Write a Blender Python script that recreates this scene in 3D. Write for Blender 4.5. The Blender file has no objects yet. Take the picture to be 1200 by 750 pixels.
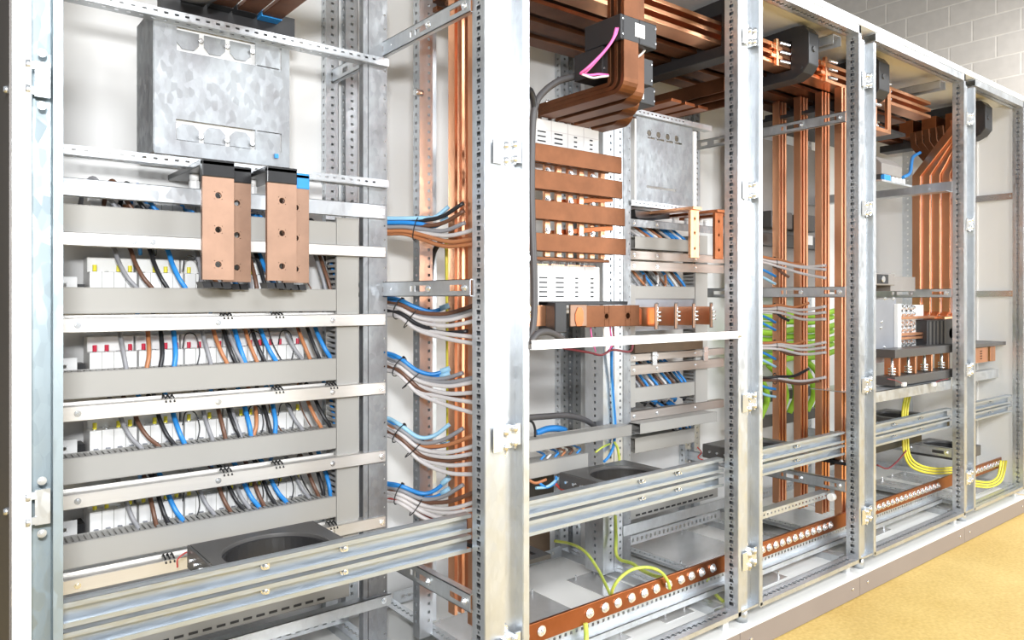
import bpy, bmesh, math, random
from mathutils import Vector, Matrix

SC = bpy.context.scene
COL = SC.collection
RND = random.Random(11)

# ---------------------------------------------------------------- camera geometry
F, HZ, ZC, CX, SX = 876.0, 350.0, 0.975, 0.7812, 0.6243
def AY(px, py, y):
    u = (px-600)/F; x = y*(SX+CX*u)/(CX-SX*u); d = SX*x+CX*y
    return Vector((x, y, ZC-(py-HZ)*d/F))
def AX(px, py, x):
    u = (px-600)/F; y = x*(CX-SX*u)/(SX+CX*u); d = SX*x+CX*y
    return Vector((x, y, ZC-(py-HZ)*d/F))
def zz(px, py, y): return AY(px, py, y).z
def xx(px, y): return AY(px, 0, y).x

# ---------------------------------------------------------------- materials
def mat(name, col, rough=.5, metal=0., var=0., scale=8., bump=0., rvar=0., spangle=0., stretch=(1,1,1), col2=None, coat=0.):
    m = bpy.data.materials.new(name); m.use_nodes = True
    nt = m.node_tree; N = nt.nodes; L = nt.links
    b = N['Principled BSDF']
    b.inputs['Base Color'].default_value = (*col, 1)
    b.inputs['Roughness'].default_value = rough
    b.inputs['Metallic'].default_value = metal
    if coat: b.inputs['Coat Weight'].default_value = coat
    if var or bump or rvar or spangle or col2:
        g = N.new('ShaderNodeNewGeometry'); mp = N.new('ShaderNodeMapping')
        mp.inputs['Scale'].default_value = stretch
        L.new(g.outputs['Position'], mp.inputs['Vector'])
        n = N.new('ShaderNodeTexNoise'); n.inputs['Scale'].default_value = scale
        n.inputs['Detail'].default_value = 5; n.inputs['Roughness'].default_value = .6
        L.new(mp.outputs['Vector'], n.inputs['Vector'])
        fac = n.outputs['Fac']
        r = N.new('ShaderNodeValToRGB')
        c2 = col2 if col2 else tuple(c*(1-var) for c in col)
        r.color_ramp.elements[0].position = .36; r.color_ramp.elements[1].position = .64
        r.color_ramp.elements[0].color = (*c2, 1); r.color_ramp.elements[1].color = (*col, 1)
        L.new(fac, r.inputs['Fac'])
        out = r.outputs['Color']
        if spangle:
            v = N.new('ShaderNodeTexVoronoi'); v.inputs['Scale'].default_value = 95
            L.new(mp.outputs['Vector'], v.inputs['Vector'])
            sp = N.new('ShaderNodeSeparateColor'); L.new(v.outputs['Color'], sp.inputs['Color'])
            mr = N.new('ShaderNodeMapRange'); mr.inputs['To Min'].default_value = 1-spangle; mr.inputs['To Max'].default_value = 1.0
            L.new(sp.outputs['Red'], mr.inputs['Value'])
            mx = N.new('ShaderNodeMix'); mx.data_type = 'RGBA'; mx.blend_type = 'MULTIPLY'; mx.inputs['Factor'].default_value = 1
            L.new(out, mx.inputs['A']); L.new(mr.outputs['Result'], mx.inputs['B'])
            out = mx.outputs['Result']
            mr2 = N.new('ShaderNodeMapRange'); mr2.inputs['To Min'].default_value = rough*.8; mr2.inputs['To Max'].default_value = rough*1.25
            L.new(sp.outputs['Green'], mr2.inputs['Value']); L.new(mr2.outputs['Result'], b.inputs['Roughness'])
        L.new(out, b.inputs['Base Color'])
        if rvar:
            mr3 = N.new('ShaderNodeMapRange'); mr3.inputs['To Min'].default_value = max(.03, rough-rvar); mr3.inputs['To Max'].default_value = rough+rvar
            L.new(fac, mr3.inputs['Value']); L.new(mr3.outputs['Result'], b.inputs['Roughness'])
        if bump:
            bp = N.new('ShaderNodeBump'); bp.inputs['Strength'].default_value = bump; bp.inputs['Distance'].default_value = .002
            L.new(fac, bp.inputs['Height']); L.new(bp.outputs['Normal'], b.inputs['Normal'])
    return m

M = {}
M['galv']   = mat('galvanised steel', (.68,.71,.74), .36, .82, .16, 7, 0, 0, .07, stretch=(1,1,.5))
M['galvx']  = mat('galvanised bar steel', (.50,.545,.59), .38, .78, .06, 7, 0, 0, .04, stretch=(.4,1,3))
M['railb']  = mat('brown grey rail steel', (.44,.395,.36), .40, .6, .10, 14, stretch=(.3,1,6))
M['galvb']  = mat('bluish galvanised channel', (.33,.39,.42), .55, .72, .10, 7, 0, 0, .05, stretch=(1,1,.4))
M['galvd']  = mat('weathered galvanised plate', (.40,.425,.445), .52, .72, .38, 14, 0, 0, .10, stretch=(1,1,.6), col2=(.29,.295,.31))
M['galvs']  = mat('smooth galvanised sheet', (.80,.80,.80), .24, .62, .14, 5, 0, .05, .03)
M['zinc']   = mat('zinc plated steel', (.84,.86,.88), .26, .9)
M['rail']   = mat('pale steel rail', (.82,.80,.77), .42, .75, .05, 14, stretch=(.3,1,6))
M['white']  = mat('white powder coat', (.84,.84,.83), .42, 0, .03, 3)
M['roofw']  = mat('white lacquered steel', (.86,.86,.84), .35)
M['whitep'] = mat('white plastic', (.86,.86,.85), .35)
M['duct']   = mat('grey trunking plastic', (.37,.362,.342), .5, 0, .03, 6)
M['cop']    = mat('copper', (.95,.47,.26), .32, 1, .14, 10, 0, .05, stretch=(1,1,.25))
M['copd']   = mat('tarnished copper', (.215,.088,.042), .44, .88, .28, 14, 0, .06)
M['copp']   = mat('satin pale copper', (.40,.255,.185), .54, .88, .14, 22, 0, .05)
M['cope']   = mat('red brown copper bar', (.40,.135,.055), .30, .95, .20, 12, 0, .06)
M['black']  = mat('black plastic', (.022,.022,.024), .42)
M['sleeve'] = mat('black heat shrink', (.018,.018,.02), .30, 0, .2, 30)
M['dgrey']  = mat('dark grey plastic', (.085,.082,.08), .38)
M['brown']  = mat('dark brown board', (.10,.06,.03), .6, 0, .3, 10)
M['mgrey']  = mat('slate grey sheet', (.30,.31,.34), .4, .3, .1, 8)
M['tgrey']  = mat('warm grey sheet', (.29,.27,.255), .45, .2, .12, 9)
M['plinth'] = mat('grey brown plinth paint', (.29,.245,.225), .42, 0, .06, 5)
M['dark']   = mat('dark backdrop paint', (.085,.078,.072), .7, 0, .15, 2)
M['w_blue'] = mat('blue insulation', (.03,.27,.72), .35)
M['w_lblue']= mat('pale blue sleeve', (.36,.66,.88), .4)
M['w_brown']= mat('brown insulation', (.16,.075,.045), .38)
M['w_orange']=mat('orange brown insulation', (.50,.20,.085), .38)
M['w_black']= mat('black insulation', (.025,.025,.028), .36)
M['w_grey'] = mat('grey insulation', (.30,.30,.32), .40)
M['w_pale'] = mat('pale grey insulation', (.66,.63,.63), .42)
M['w_white']= mat('white insulation', (.80,.78,.76), .42)
M['w_pink'] = mat('pink insulation', (.85,.16,.45), .4)
M['w_red']  = mat('red insulation', (.55,.07,.06), .4)
M['w_dred'] = mat('dark red insulation', (.20,.03,.04), .4)
M['w_gy']   = mat('green yellow insulation', (.66,.70,.13), .4, 0, 0, 40, col2=(.45,.60,.08))
M['w_yel']  = mat('yellow insulation', (.86,.74,.08), .4, 0, 0, 30, col2=(.70,.66,.05))
M['w_green']= mat('bright green insulation', (.36,.68,.05), .42)
M['cable'] = mat('dark grey cable sheath', (.085,.082,.085), .45)
M['endp']  = mat('taupe outer side paint', (.16,.145,.135), .5, 0, .2, 2)
M['yel']    = mat('yellow ferrule', (.90,.80,.05), .4)
M['red']    = mat('red ferrule', (.65,.02,.06), .4)
M['blue']   = mat('blue tape', (.03,.30,.75), .4)
M['brass']  = mat('yellow zinc plate', (.70,.55,.28), .35, 1)

def floor_mat():
    m = bpy.data.materials.new('yellow epoxy floor'); m.use_nodes = True
    N = m.node_tree.nodes; L = m.node_tree.links; b = N['Principled BSDF']
    g = N.new('ShaderNodeNewGeometry')
    n = N.new('ShaderNodeTexNoise'); n.inputs['Scale'].default_value = 2.4; n.inputs['Detail'].default_value = 9; n.inputs['Roughness'].default_value = .68
    n2 = N.new('ShaderNodeTexNoise'); n2.inputs['Scale'].default_value = 90; n2.inputs['Detail'].default_value = 3
    L.new(g.outputs['Position'], n.inputs['Vector']); L.new(g.outputs['Position'], n2.inputs['Vector'])
    r = N.new('ShaderNodeValToRGB'); e = r.color_ramp.elements
    e[0].position = .30; e[0].color = (.50,.31,.065,1); e[1].position = .72; e[1].color = (.80,.59,.215,1)
    mx = N.new('ShaderNodeMath'); mx.operation = 'MULTIPLY_ADD'; mx.inputs[1].default_value = .45
    mm = N.new('ShaderNodeMath'); mm.operation = 'MULTIPLY'; mm.inputs[1].default_value = .55
    L.new(n.outputs['Fac'], mm.inputs[0]); L.new(n2.outputs['Fac'], mx.inputs[0]); L.new(mm.outputs[0], mx.inputs[2])
    L.new(mx.outputs[0], r.inputs['Fac']); L.new(r.outputs['Color'], b.inputs['Base Color'])
    bp = N.new('ShaderNodeBump'); bp.inputs['Strength'].default_value = .35; bp.inputs['Distance'].default_value = .003
    L.new(n2.outputs['Fac'], bp.inputs['Height']); L.new(bp.outputs['Normal'], b.inputs['Normal'])
    b.inputs['Roughness'].default_value = .42
    return m
def block_mat():
    m = bpy.data.materials.new('painted concrete block wall'); m.use_nodes = True
    N = m.node_tree.nodes; L = m.node_tree.links; b = N['Principled BSDF']
    g = N.new('ShaderNodeNewGeometry'); s = N.new('ShaderNodeSeparateXYZ'); c = N.new('ShaderNodeCombineXYZ')
    L.new(g.outputs['Position'], s.inputs[0]); L.new(s.outputs['Y'], c.inputs['X']); L.new(s.outputs['Z'], c.inputs['Y'])
    br = N.new('ShaderNodeTexBrick'); br.inputs['Scale'].default_value = 1
    br.inputs['Brick Width'].default_value = .40; br.inputs['Row Height'].default_value = .20; br.inputs['Mortar Size'].default_value = .009
    br.inputs['Mortar Smooth'].default_value = .4
    br.inputs['Color1'].default_value = (.52,.50,.48,1); br.inputs['Color2'].default_value = (.55,.53,.51,1); br.inputs['Mortar'].default_value = (.66,.64,.61,1)
    L.new(c.outputs[0], br.inputs['Vector'])
    n = N.new('ShaderNodeTexNoise'); n.inputs['Scale'].default_value = 14; n.inputs['Detail'].default_value = 6
    L.new(g.outputs['Position'], n.inputs['Vector'])
    mr = N.new('ShaderNodeMapRange'); mr.inputs['To Min'].default_value = .88; mr.inputs['To Max'].default_value = 1.1
    L.new(n.outputs['Fac'], mr.inputs['Value'])
    mx = N.new('ShaderNodeMix'); mx.data_type = 'RGBA'; mx.blend_type = 'MULTIPLY'; mx.inputs['Factor'].default_value = 1
    L.new(br.outputs['Color'], mx.inputs['A']); L.new(mr.outputs['Result'], mx.inputs['B']); L.new(mx.outputs['Result'], b.inputs['Base Color'])
    bp = N.new('ShaderNodeBump'); bp.inputs['Strength'].default_value = .5; bp.inputs['Distance'].default_value = .006
    L.new(br.outputs['Fac'], bp.inputs['Height']); bp.invert = True
    L.new(bp.outputs['Normal'], b.inputs['Normal']); b.inputs['Roughness'].default_value = .75
    return m
M['floor'] = floor_mat(); M['block'] = block_mat()

# ---------------------------------------------------------------- object helpers
ORG = {}
def tag(o, label=None, cat=None, group=None, kind=None):
    if label: o['label'] = label
    if cat: o['category'] = cat
    if group: o['group'] = group
    if kind: o['kind'] = kind
    return o
def thing(name, label, cat, loc, group=None):
    o = bpy.data.objects.new(name, None); COL.objects.link(o)
    o.empty_display_size = .05
    o.location = loc; ORG[o.name] = Vector(loc)
    return tag(o, label, cat, group)

class MB:
    def __init__(s): s.bm = bmesh.new()
    def hexa(s, P, smooth=False):
        v = [s.bm.verts.new(p) for p in P]
        for f in ((0,3,2,1),(4,5,6,7),(0,1,5,4),(1,2,6,5),(2,3,7,6),(3,0,4,7)):
            s.bm.faces.new([v[i] for i in f])
        return s
    def box(s, x0,x1,y0,y1,z0,z1):
        return s.hexa([(x0,y0,z0),(x1,y0,z0),(x1,y1,z0),(x0,y1,z0),(x0,y0,z1),(x1,y0,z1),(x1,y1,z1),(x0,y1,z1)])
    def obox(s, c, ax, ay, az, a, b, h):
        c=Vector(c); P=[]
        for k in (-1,1):
            for i,j in ((-1,-1),(1,-1),(1,1),(-1,1)):
                P.append(c+Vector(ax)*a*i+Vector(ay)*b*j+Vector(az)*h*k)
        return s.hexa(P)
    def prism(s, pts, axis, a0, a1):
        def q(p, a):
            if axis == 'x': return (a, p[0], p[1])
            if axis == 'y': return (p[0], a, p[1])
            return (p[0], p[1], a)
        A = [s.bm.verts.new(q(p,a0)) for p in pts]; B = [s.bm.verts.new(q(p,a1)) for p in pts]
        n = len(pts)
        s.bm.faces.new(A); s.bm.faces.new(B[::-1])
        for i in range(n): s.bm.faces.new((A[i], B[i], B[(i+1)%n], A[(i+1)%n]))
        return s
    def cyl(s, p0, p1, r, n=12, r2=None):
        return s.tube([p0, p1], r, n, r2=r2, smooth=n>8)
    def tube(s, pts, r, n=8, r2=None, smooth=True, flat=None):
        pts = [Vector(p) for p in pts]; rings = []
        t0 = (pts[1]-pts[0]).normalized()
        up = Vector((0,0,1)) if abs(t0.z) < .9 else Vector((1,0,0))
        nrm = t0.cross(up).normalized()
        for i, p in enumerate(pts):
            a = pts[max(0,i-1)]; b = pts[min(len(pts)-1,i+1)]
            t = (b-a).normalized()
            nrm = (nrm - t*nrm.dot(t)).normalized(); bi = t.cross(nrm)
            rr = r if r2 is None else r+(r2-r)*i/(len(pts)-1)
            rings.append([s.bm.verts.new(p + (nrm*math.cos(2*math.pi*k/n)+bi*math.sin(2*math.pi*k/n))*rr) for k in range(n)])
        for A, B in zip(rings, rings[1:]):
            for k in range(n):
                f = s.bm.faces.new((A[k], A[(k+1)%n], B[(k+1)%n], B[k])); f.smooth = smooth
        s.bm.faces.new(rings[0][::-1]); s.bm.faces.new(rings[-1])
        return s
    def strip(s, pts, w, t, wdir):
        """flat bar of width w (along wdir) and thickness t following pts"""
        pts = [Vector(p) for p in pts]; W = Vector(wdir).normalized(); R = []
        for i, p in enumerate(pts):
            a = pts[max(0,i-1)]; b = pts[min(len(pts)-1,i+1)]
            d = (b-a).normalized(); nn = d.cross(W).normalized(); ww = nn.cross(d).normalized()
            R.append([s.bm.verts.new(p+ww*w/2*i1+nn*t/2*j1) for i1,j1 in ((-1,-1),(1,-1),(1,1),(-1,1))])
        for A, B in zip(R, R[1:]):
            for k in range(4): s.bm.faces.new((A[k], A[(k+1)%4], B[(k+1)%4], B[k]))
        s.bm.faces.new(R[0][::-1]); s.bm.faces.new(R[-1])
        return s
    def sheet(s, o, U, V, L, W, t, holes=(), rounds=(), seg=20):
        """sheet from corner o along unit vectors U (length L) and V (width W), thickness t along U x V.
        holes: (u0,u1,v0,v1) rectangles; rounds: (u,v,r)"""
        o=Vector(o); U=Vector(U); V=Vector(V); Nn=U.cross(V).normalized()
        H = list(holes)
        for (u,v,r) in rounds:
            a = r*1.25; H.append((u-a,u+a,v-a,v+a))
        bp = sorted(set([0,L]+[round(max(0,min(L,h[i])),6) for h in H for i in (0,1)]))
        P = lambda u,v,w: o+U*u+V*v+Nn*w
        def cell(u0,u1,v0,v1):
            if u1-u0 < 1e-6 or v1-v0 < 1e-6: return
            s.hexa([P(u0,v0,0),P(u1,v0,0),P(u1,v1,0),P(u0,v1,0),P(u0,v0,t),P(u1,v0,t),P(u1,v1,t),P(u0,v1,t)])
        for u0,u1 in zip(bp,bp[1:]):
            if u1-u0 < 1e-6: continue
            m = (u0+u1)/2
            hs = sorted((h[2],h[3]) for h in H if h[0]-1e-6 < m < h[1]+1e-6)
            c = 0
            for a,b in hs:
                if a > c: cell(u0,u1,c,a)
                c = max(c,b)
            cell(u0,u1,c,W)
        for (u,v,r) in rounds:
            a = r*1.25; rows=[]
            for k in range(seg):
                th = 2*math.pi*k/seg; cs,sn = math.cos(th),math.sin(th); q = a/max(abs(cs),abs(sn))
                rows.append([s.bm.verts.new(P(u+cs*q,v+sn*q,0)), s.bm.verts.new(P(u+cs*r,v+sn*r,0)),
                             s.bm.verts.new(P(u+cs*r,v+sn*r,t)), s.bm.verts.new(P(u+cs*q,v+sn*q,t))])
            for k in range(seg):
                A, B = rows[k], rows[(k+1)%seg]
                s.bm.faces.new((A[0],A[1],B[1],B[0])); s.bm.faces.new((A[2],A[3],B[3],B[2]))
                f = s.bm.faces.new((A[1],A[2],B[2],B[1])); f.smooth = True
        return s
    def bolt(s, p, axis, r=.006, h=.005, washer=True):
        p=Vector(p); a=Vector(axis).normalized()
        if washer: s.cyl(p, p+a*h*.3, r*1.45, 14)
        s.cyl(p, p+a*h, r, 6)
        s.cyl(p, p+a*h*1.5, r*.5, 8)
        return s
    def build(s, name, m, parent=None, label=None, cat=None, group=None, bevel=0, kind=None):
        bmesh.ops.recalc_face_normals(s.bm, faces=s.bm.faces[:])
        xs=[v.co for v in s.bm.verts]
        if parent is None:
            lo=Vector((min(c.x for c in xs),min(c.y for c in xs),min(c.z for c in xs))); hi=Vector((max(c.x for c in xs),max(c.y for c in xs),max(c.z for c in xs)))
            org = Vector(((lo.x+hi.x)/2,(lo.y+hi.y)/2,lo.z)); loc = org
        else:
            org = ORG[parent.name]; loc = Vector((0,0,0))
        for v in s.bm.verts: v.co -= org
        me = bpy.data.meshes.new(name); s.bm.to_mesh(me); s.bm.free()
        me.materials.append(M[m] if isinstance(m,str) else m)
        o = bpy.data.objects.new(name, me); COL.objects.link(o)
        o.location = loc
        if parent is not None: o.parent = parent
        ORG[o.name] = org
        if bevel:
            b = o.modifiers.new('edge', 'BEVEL'); b.width = bevel; b.segments = 2; b.limit_method = 'ANGLE'
        return tag(o, label, cat, group, kind)

def smooth_path(P, n=7):
    P=[Vector(p) for p in P]; out=[]
    Q=[P[0]*2-P[1]]+P+[P[-1]*2-P[-2]]
    for i in range(1,len(Q)-2):
        a,b,c,d=Q[i-1],Q[i],Q[i+1],Q[i+2]
        for k in range(n):
            t=k/n
            out.append(.5*((2*b)+(c-a)*t+(2*a-5*b+4*c-d)*t*t+(3*b-a-3*c+d)*t**3))
    out.append(P[-1]); return out
def wire(name, P, r, m, label, cat='cable', group=None, parent=None, n=7, seg=8):
    return MB().tube(smooth_path(P,n), r, seg).build(name, m, parent, label, cat, group)
ORD = ['leftmost','second','third','fourth','fifth','sixth','seventh','eighth','ninth','tenth','eleventh','twelfth']
NTH = ['first','second','third','fourth','fifth','sixth','seventh','eighth','ninth','tenth']
X,Y,Z = Vector((1,0,0)),Vector((0,1,0)),Vector((0,0,1))

def perf_holes(L, w0, w1, d0, d1, pitch=.0212, sl=.0092, dl=.0045, start=.03, end=.03):
    H=[]; u=start
    while u < L-end:
        H.append((u-sl/2,u+sl/2,w0,w1))
        if u+pitch/2 < L-end: H.append((u+pitch/2-dl/2,u+pitch/2+dl/2,d0,d1))
        u += pitch
    return H
# ================================================================ SETTING
MB().box(-3,7.85,-2.5,5,-.05,0).build('floor','floor',kind='structure')
MB().box(7.8,7.95,-2.5,5,0,6).build('wall_right','block',kind='structure')
MB().box(-3,7.8,4.7,4.85,0,6).build('wall_back','dark',kind='structure')

# ================================================================ CABINETS
XL=[.049,.902,1.755,2.4206,3.271]; XR=[.902,1.755,2.4206,3.271,3.937]
ZB,ZT=.112,1.868
YB=1.915
WHICH=['leftmost','second','third (narrow)','fourth','rightmost']
CAB=['leftmost cabinet','second cabinet','narrow third cabinet','fourth cabinet','rightmost cabinet']
CABLAB=['leftmost open switchgear cabinet with five rows of wired breakers',
        'second cabinet from the left, with the four stacked flat copper bars',
        'narrow third cabinet from the left, in front of the vertical copper bars',
        'fourth cabinet from the left, with the fanned copper bars at its top',
        'rightmost narrow cabinet showing a bare white side panel']
HINGEZ=[1.70,1.275,.69,.257]
RAILZ=[(.335,.372),(.98,1.015),(1.56,1.595)]
cabs=[]
GPL=[[(.25,.55,1.30,1.70),(.62,.82,1.30,1.70)],[(1.07,1.43,1.30,1.69),(1.565,1.685,1.30,1.69)],[(1.92,2.25,1.53,1.80),(1.92,2.12,1.28,1.40)],[(2.60,2.86,1.30,1.75),(2.93,3.19,1.34,1.75)],[(3.43,3.62,1.30,1.70),(3.68,3.86,1.30,1.70)]]
for i in range(5):
    xl,xr=XL[i],XR[i]
    c=thing('switchgear_cabinet',CABLAB[i],'cabinet',((xl+xr)/2,1.5,.075)); cabs.append(c)
    op=.161 if i==0 else xl+.102
    h=ZT-ZB
    # right post: perforated reveal + closed box behind
    b=MB()
    b.sheet((xr-.012,1.242,ZB),-Y,Z,.042,h,.0012) if False else None
    b.sheet((xr-.012,1.2,ZB),Z,Y,h,.042,.0012,perf_holes(h,.014,.027,.018,.023))
    b.box(xr-.012,xr-.002,1.1985,1.2,ZB,ZT); b.box(xr-.002,xr,1.1985,1.2285,ZB,ZT); b.box(xr-.012,xr,1.2405,1.242,ZB,ZT); b.box(xr-.011,xr-.002,1.2,1.2285,ZT-.001,ZT)
    if i==4: b.box(xr-.001,xr,1.2285,1.2405,ZB,ZT)
    b.build('right_post','galv',c)
    # left post: channel that carries hinges
    b=MB()
    if i==0:
        b.box(.124,.151,1.222,1.2235,ZB,ZT); b.box(.149,.151,1.2,1.222,ZB,ZT); b.box(.149,.161,1.1985,1.2,ZB,ZT); b.box(.1595,.161,1.2,1.242,ZB,ZT); b.box(.122,.124,1.198,1.2235,ZB,ZT)
    else:
        z0,z1=ZB+.012,ZT-.035
        b.box(xl+.006,xl+.046,1.210,1.2115,z0,z1); b.box(xl+.045,xl+.0465,1.2115,1.2255,z0,z1)
        b.box(xl+.0465,xl+.0865,1.2245,1.226,z0,z1); b.box(xl+.085,xl+.0865,1.2,1.2245,z0,z1)
        b.box(xl+.0865,xl+.102,1.1985,1.2,z0-.008,z1); b.box(xl+.1005,xl+.102,1.2,1.242,z0-.008,z1)
        b.box(xl+.006,xl+.0865,1.2005,1.226,z0-.006,z0)
        xe=xl+.065
        b.box(xl,xe,1.2275,1.2285,ZB,ZT); b.box(xe-.001,xe,1.2285,1.2405,ZB,ZT); b.box(xl,xe,1.2405,1.242,ZB,ZT); b.box(xl,xe,1.2285,1.2405,ZB,ZB+.001); b.box(xl,xe,1.2285,1.2405,ZT-.001,ZT)
    b.build('left_post','galvb' if i==0 else 'galv',c)
    # top and bottom rails
    L=xr-op
    b=MB()
    b.sheet((op,1.2,1.842),X,Y,L,.042,.0012,perf_holes(L,.016,.028,.020,.025)); b.box(op,xr,1.1985,1.2,1.842,1.868); b.box(op,xr,1.2405,1.242,1.842,1.868); b.box(op,xr,1.2,1.242,1.866,1.868)
    b.build('top_rail','galv',c)
    b=MB()
    b.sheet((op,1.2,.1228),X,Y,L,.046,.0012,perf_holes(L,.016,.028,.020,.025)); b.box(op-.01,xr,1.1985,1.2,ZB,.124); b.box(op,xr,1.2445,1.246,ZB,.124); b.box(op,xr,1.2,1.246,ZB,ZB+.0015)
    b.build('bottom_rail','galv',c)
    # hinges
    for hz in HINGEZ:
        b=MB()
        if i==0:
            b.box(.128,.146,1.2005,1.204,hz-.024,hz+.024)
            for dz in (-.017,.017): b.cyl((.119,1.196,hz+dz-.005),(.119,1.196,hz+dz+.005),.0045,12); b.box(.119,.13,1.1985,1.202,hz+dz-.005,hz+dz+.005)
            b.bolt((.136,1.2005,hz+.036),-Y,.004,.004); b.bolt((.136,1.2005,hz-.036),-Y,.004,.004)
        else:
            b.box(xl+.008,xl+.034,1.1985,1.2015,hz-.026,hz+.022)
            b.box(xl+.070,xl+.0835,1.2035,1.2065,hz-.018,hz+.026)
            for x0,x1,zs in ((xl+.034,xl+.046,(-.018,.013)),(xl+.058,xl+.070,(-.012,.018))):
                for dz in zs:
                    b.cyl(((x0+x1)/2,1.199,hz+dz-.006),((x0+x1)/2,1.199,hz+dz+.006),.006,12)
                    b.cyl(((x0+x1)/2,1.199,hz+dz-.011),((x0+x1)/2,1.199,hz+dz-.006),.003,8)
            b.box(xl+.036,xl+.070,1.203,1.2235,hz-.022,hz+.022)
            for dz in (-.035,.035): b.cyl((xl+.052,1.2245,hz+dz),(xl+.052,1.217,hz+dz),.011,16,.008); b.bolt((xl+.052,1.217,hz+dz),-Y,.004,.003,False)
        hg=b.build('hinge','galv' if i==0 else 'zinc',c)
    # rear posts, mid posts, side rails
    b=MB()
    for xa,xb in (((op if i==0 else xl+.022),(op if i==0 else xl+.022)+.036),(xr-.036,xr)):
        for k,(u0,u1) in enumerate(((.006,.013),(.022,.029))):
            pass
        b.sheet((xa,1.885,ZB),Z,X,h,.036,.0012,[(u-.004,u+.004,.014,.022) for u in [.05+.0212*k for k in range(78)]])
        b.sheet((xa,1.885,ZB),Z,Y,h,.028,.0012,[(u-.004,u+.004,.010,.018) for u in [.05+.0212*k for k in range(78)]])
        b.sheet((xb,1.885,ZB),Z,Y,h,.028,.0012,[(u-.004,u+.004,.010,.018) for u in [.05+.0212*k for k in range(78)]])
    b.build('rear_post','galv',c)
    # side rails with slots
    for (z0,z1) in ((),RAILZ,(),RAILZ,RAILZ[:2],())[(1,0,3,4,5)[i]]:
        b=MB(); Ls=1.885-1.242
        hs=[(.03,.075,.011,.024),(.15,.16,.011,.024),(.165,.215,.011,.024),(.225,.235,.011,.024),(.32,.325,.016,.02),(.36,.41,.011,.024),(.43,.44,.011,.024),(.46,.52,.011,.024),(.55,.58,.011,.024)]
        xs_=xr-.019
        b.sheet((xs_,1.242,z0),Y,Z,Ls,z1-z0,.0015,hs)
        b.box(xs_,xs_+.018,1.242,1.885,z1-.0015,z1); b.box(xs_,xs_+.012,1.242,1.885,z0,z0+.0015)
        sr=b.build('side_rail','galv',c)
        for yy in (1.262,1.40): MB().bolt((xs_,yy,(z0+z1)/2),-X,.006,.005).build('bolt','zinc',sr)
    # panels
    if i<4: MB().box(xl if i else .10,xr,YB,YB+.01,.08,1.87).build('back_panel','white',c)
    else: MB().box(xl,xr+.03,YB,YB+.01,.08,1.87).build('back_panel','white',c)
    x1r = xr+.03 if i==4 else xr
    b=MB().box((xl if i else .10)+.001,x1r-.001,1.2,YB+.01,1.872,1.894); b.build('roof_panel','roofw',c,bevel=.002)
    # gland plates and bottom beams
    MB().box(op+.048,xr-.056,1.262,1.85,.106,.109).build('floor_sheet','roofw',c)
    for (ga,gb,gc,gd) in GPL[i]:
        gp=MB().box(ga,gb,gc,gd,.1092,.1108).build('gland_plate','galvs',c)
        for qx in (ga+.02,gb-.02):
            for qy in (gc+.02,gd-.02): MB().cyl((qx,qy,.1108),(qx,qy,.126),.003,8).build('stud','zinc',gp)
    b=MB()
    for yy,yw in ((1.246,.62),):
        b.sheet((xr-.055,1.246,.13),Y,X,.62,.04,-.0015,perf_holes(.62,.014,.024,.017,.021))
        b.box(xr-.056,xr-.0545,1.246,1.866,.108,.13)
        b.sheet((op+.01,1.246,.13),Y,X,.62,.036,-.0015,perf_holes(.62,.014,.024,.017,.021))
        b.box(op+.046,op+.0475,1.246,1.866,.108,.13)
    b.sheet((op+.05,1.855,.112),X,Z,L-.11,.035,.0015,perf_holes(L-.11,.012,.022,.015,.019))
    b.build('floor_beam','galv',c)
    for xf in ((op+.05,xr-.05) if i==0 else (xl+.05,)):
        MB().cyl((xf,1.232,.075),(xf,1.232,.112),.017,20).build('foot','galv',c)
    MB().box(xr-.045,xr-.02,1.225,1.245,.075,.112).build('foot','zinc',c)
# end panels
b=MB().box(.101,.123,1.193,1.198,.08,1.872); b.build('front_flange','roofw',cabs[0],bevel=.001)
b=MB().box(.0985,.1005,1.196,YB,.08,1.872).build('end_panel','endp',cabs[0])
for zz_ in (1.255,.69,.30,1.7): MB().cyl((.0985,1.205,zz_),(.0925,1.205,zz_),.006,10,.004).build('end_panel_nut','zinc',cabs[0])
b=MB().box(3.955,3.965,1.2,YB,.08,1.872); b.box(3.948,3.955,1.395,1.40,.12,1.86)
b.build('end_panel','white',cabs[4])
for z0,z1 in ((1.433,1.462),(.985,1.012)):
    b=MB(); b.box(3.94,3.947,1.245,1.60,z0,z1)
    br_=b.build('side_brace','zinc',cabs[4])
    for yy in (1.26,1.42): MB().bolt((3.94,yy,(z0+z1)/2),-X,.005,.004).build('bolt','zinc',br_)
b=MB(); b.sheet((3.925,1.68,ZB),Z,Y,ZT-ZB,.05,.0012,[(u-.004,u+.004,.02,.028) for u in [.05+.03*k for k in range(55)]]); b.build('rear_post','galv',cabs[4])
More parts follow.
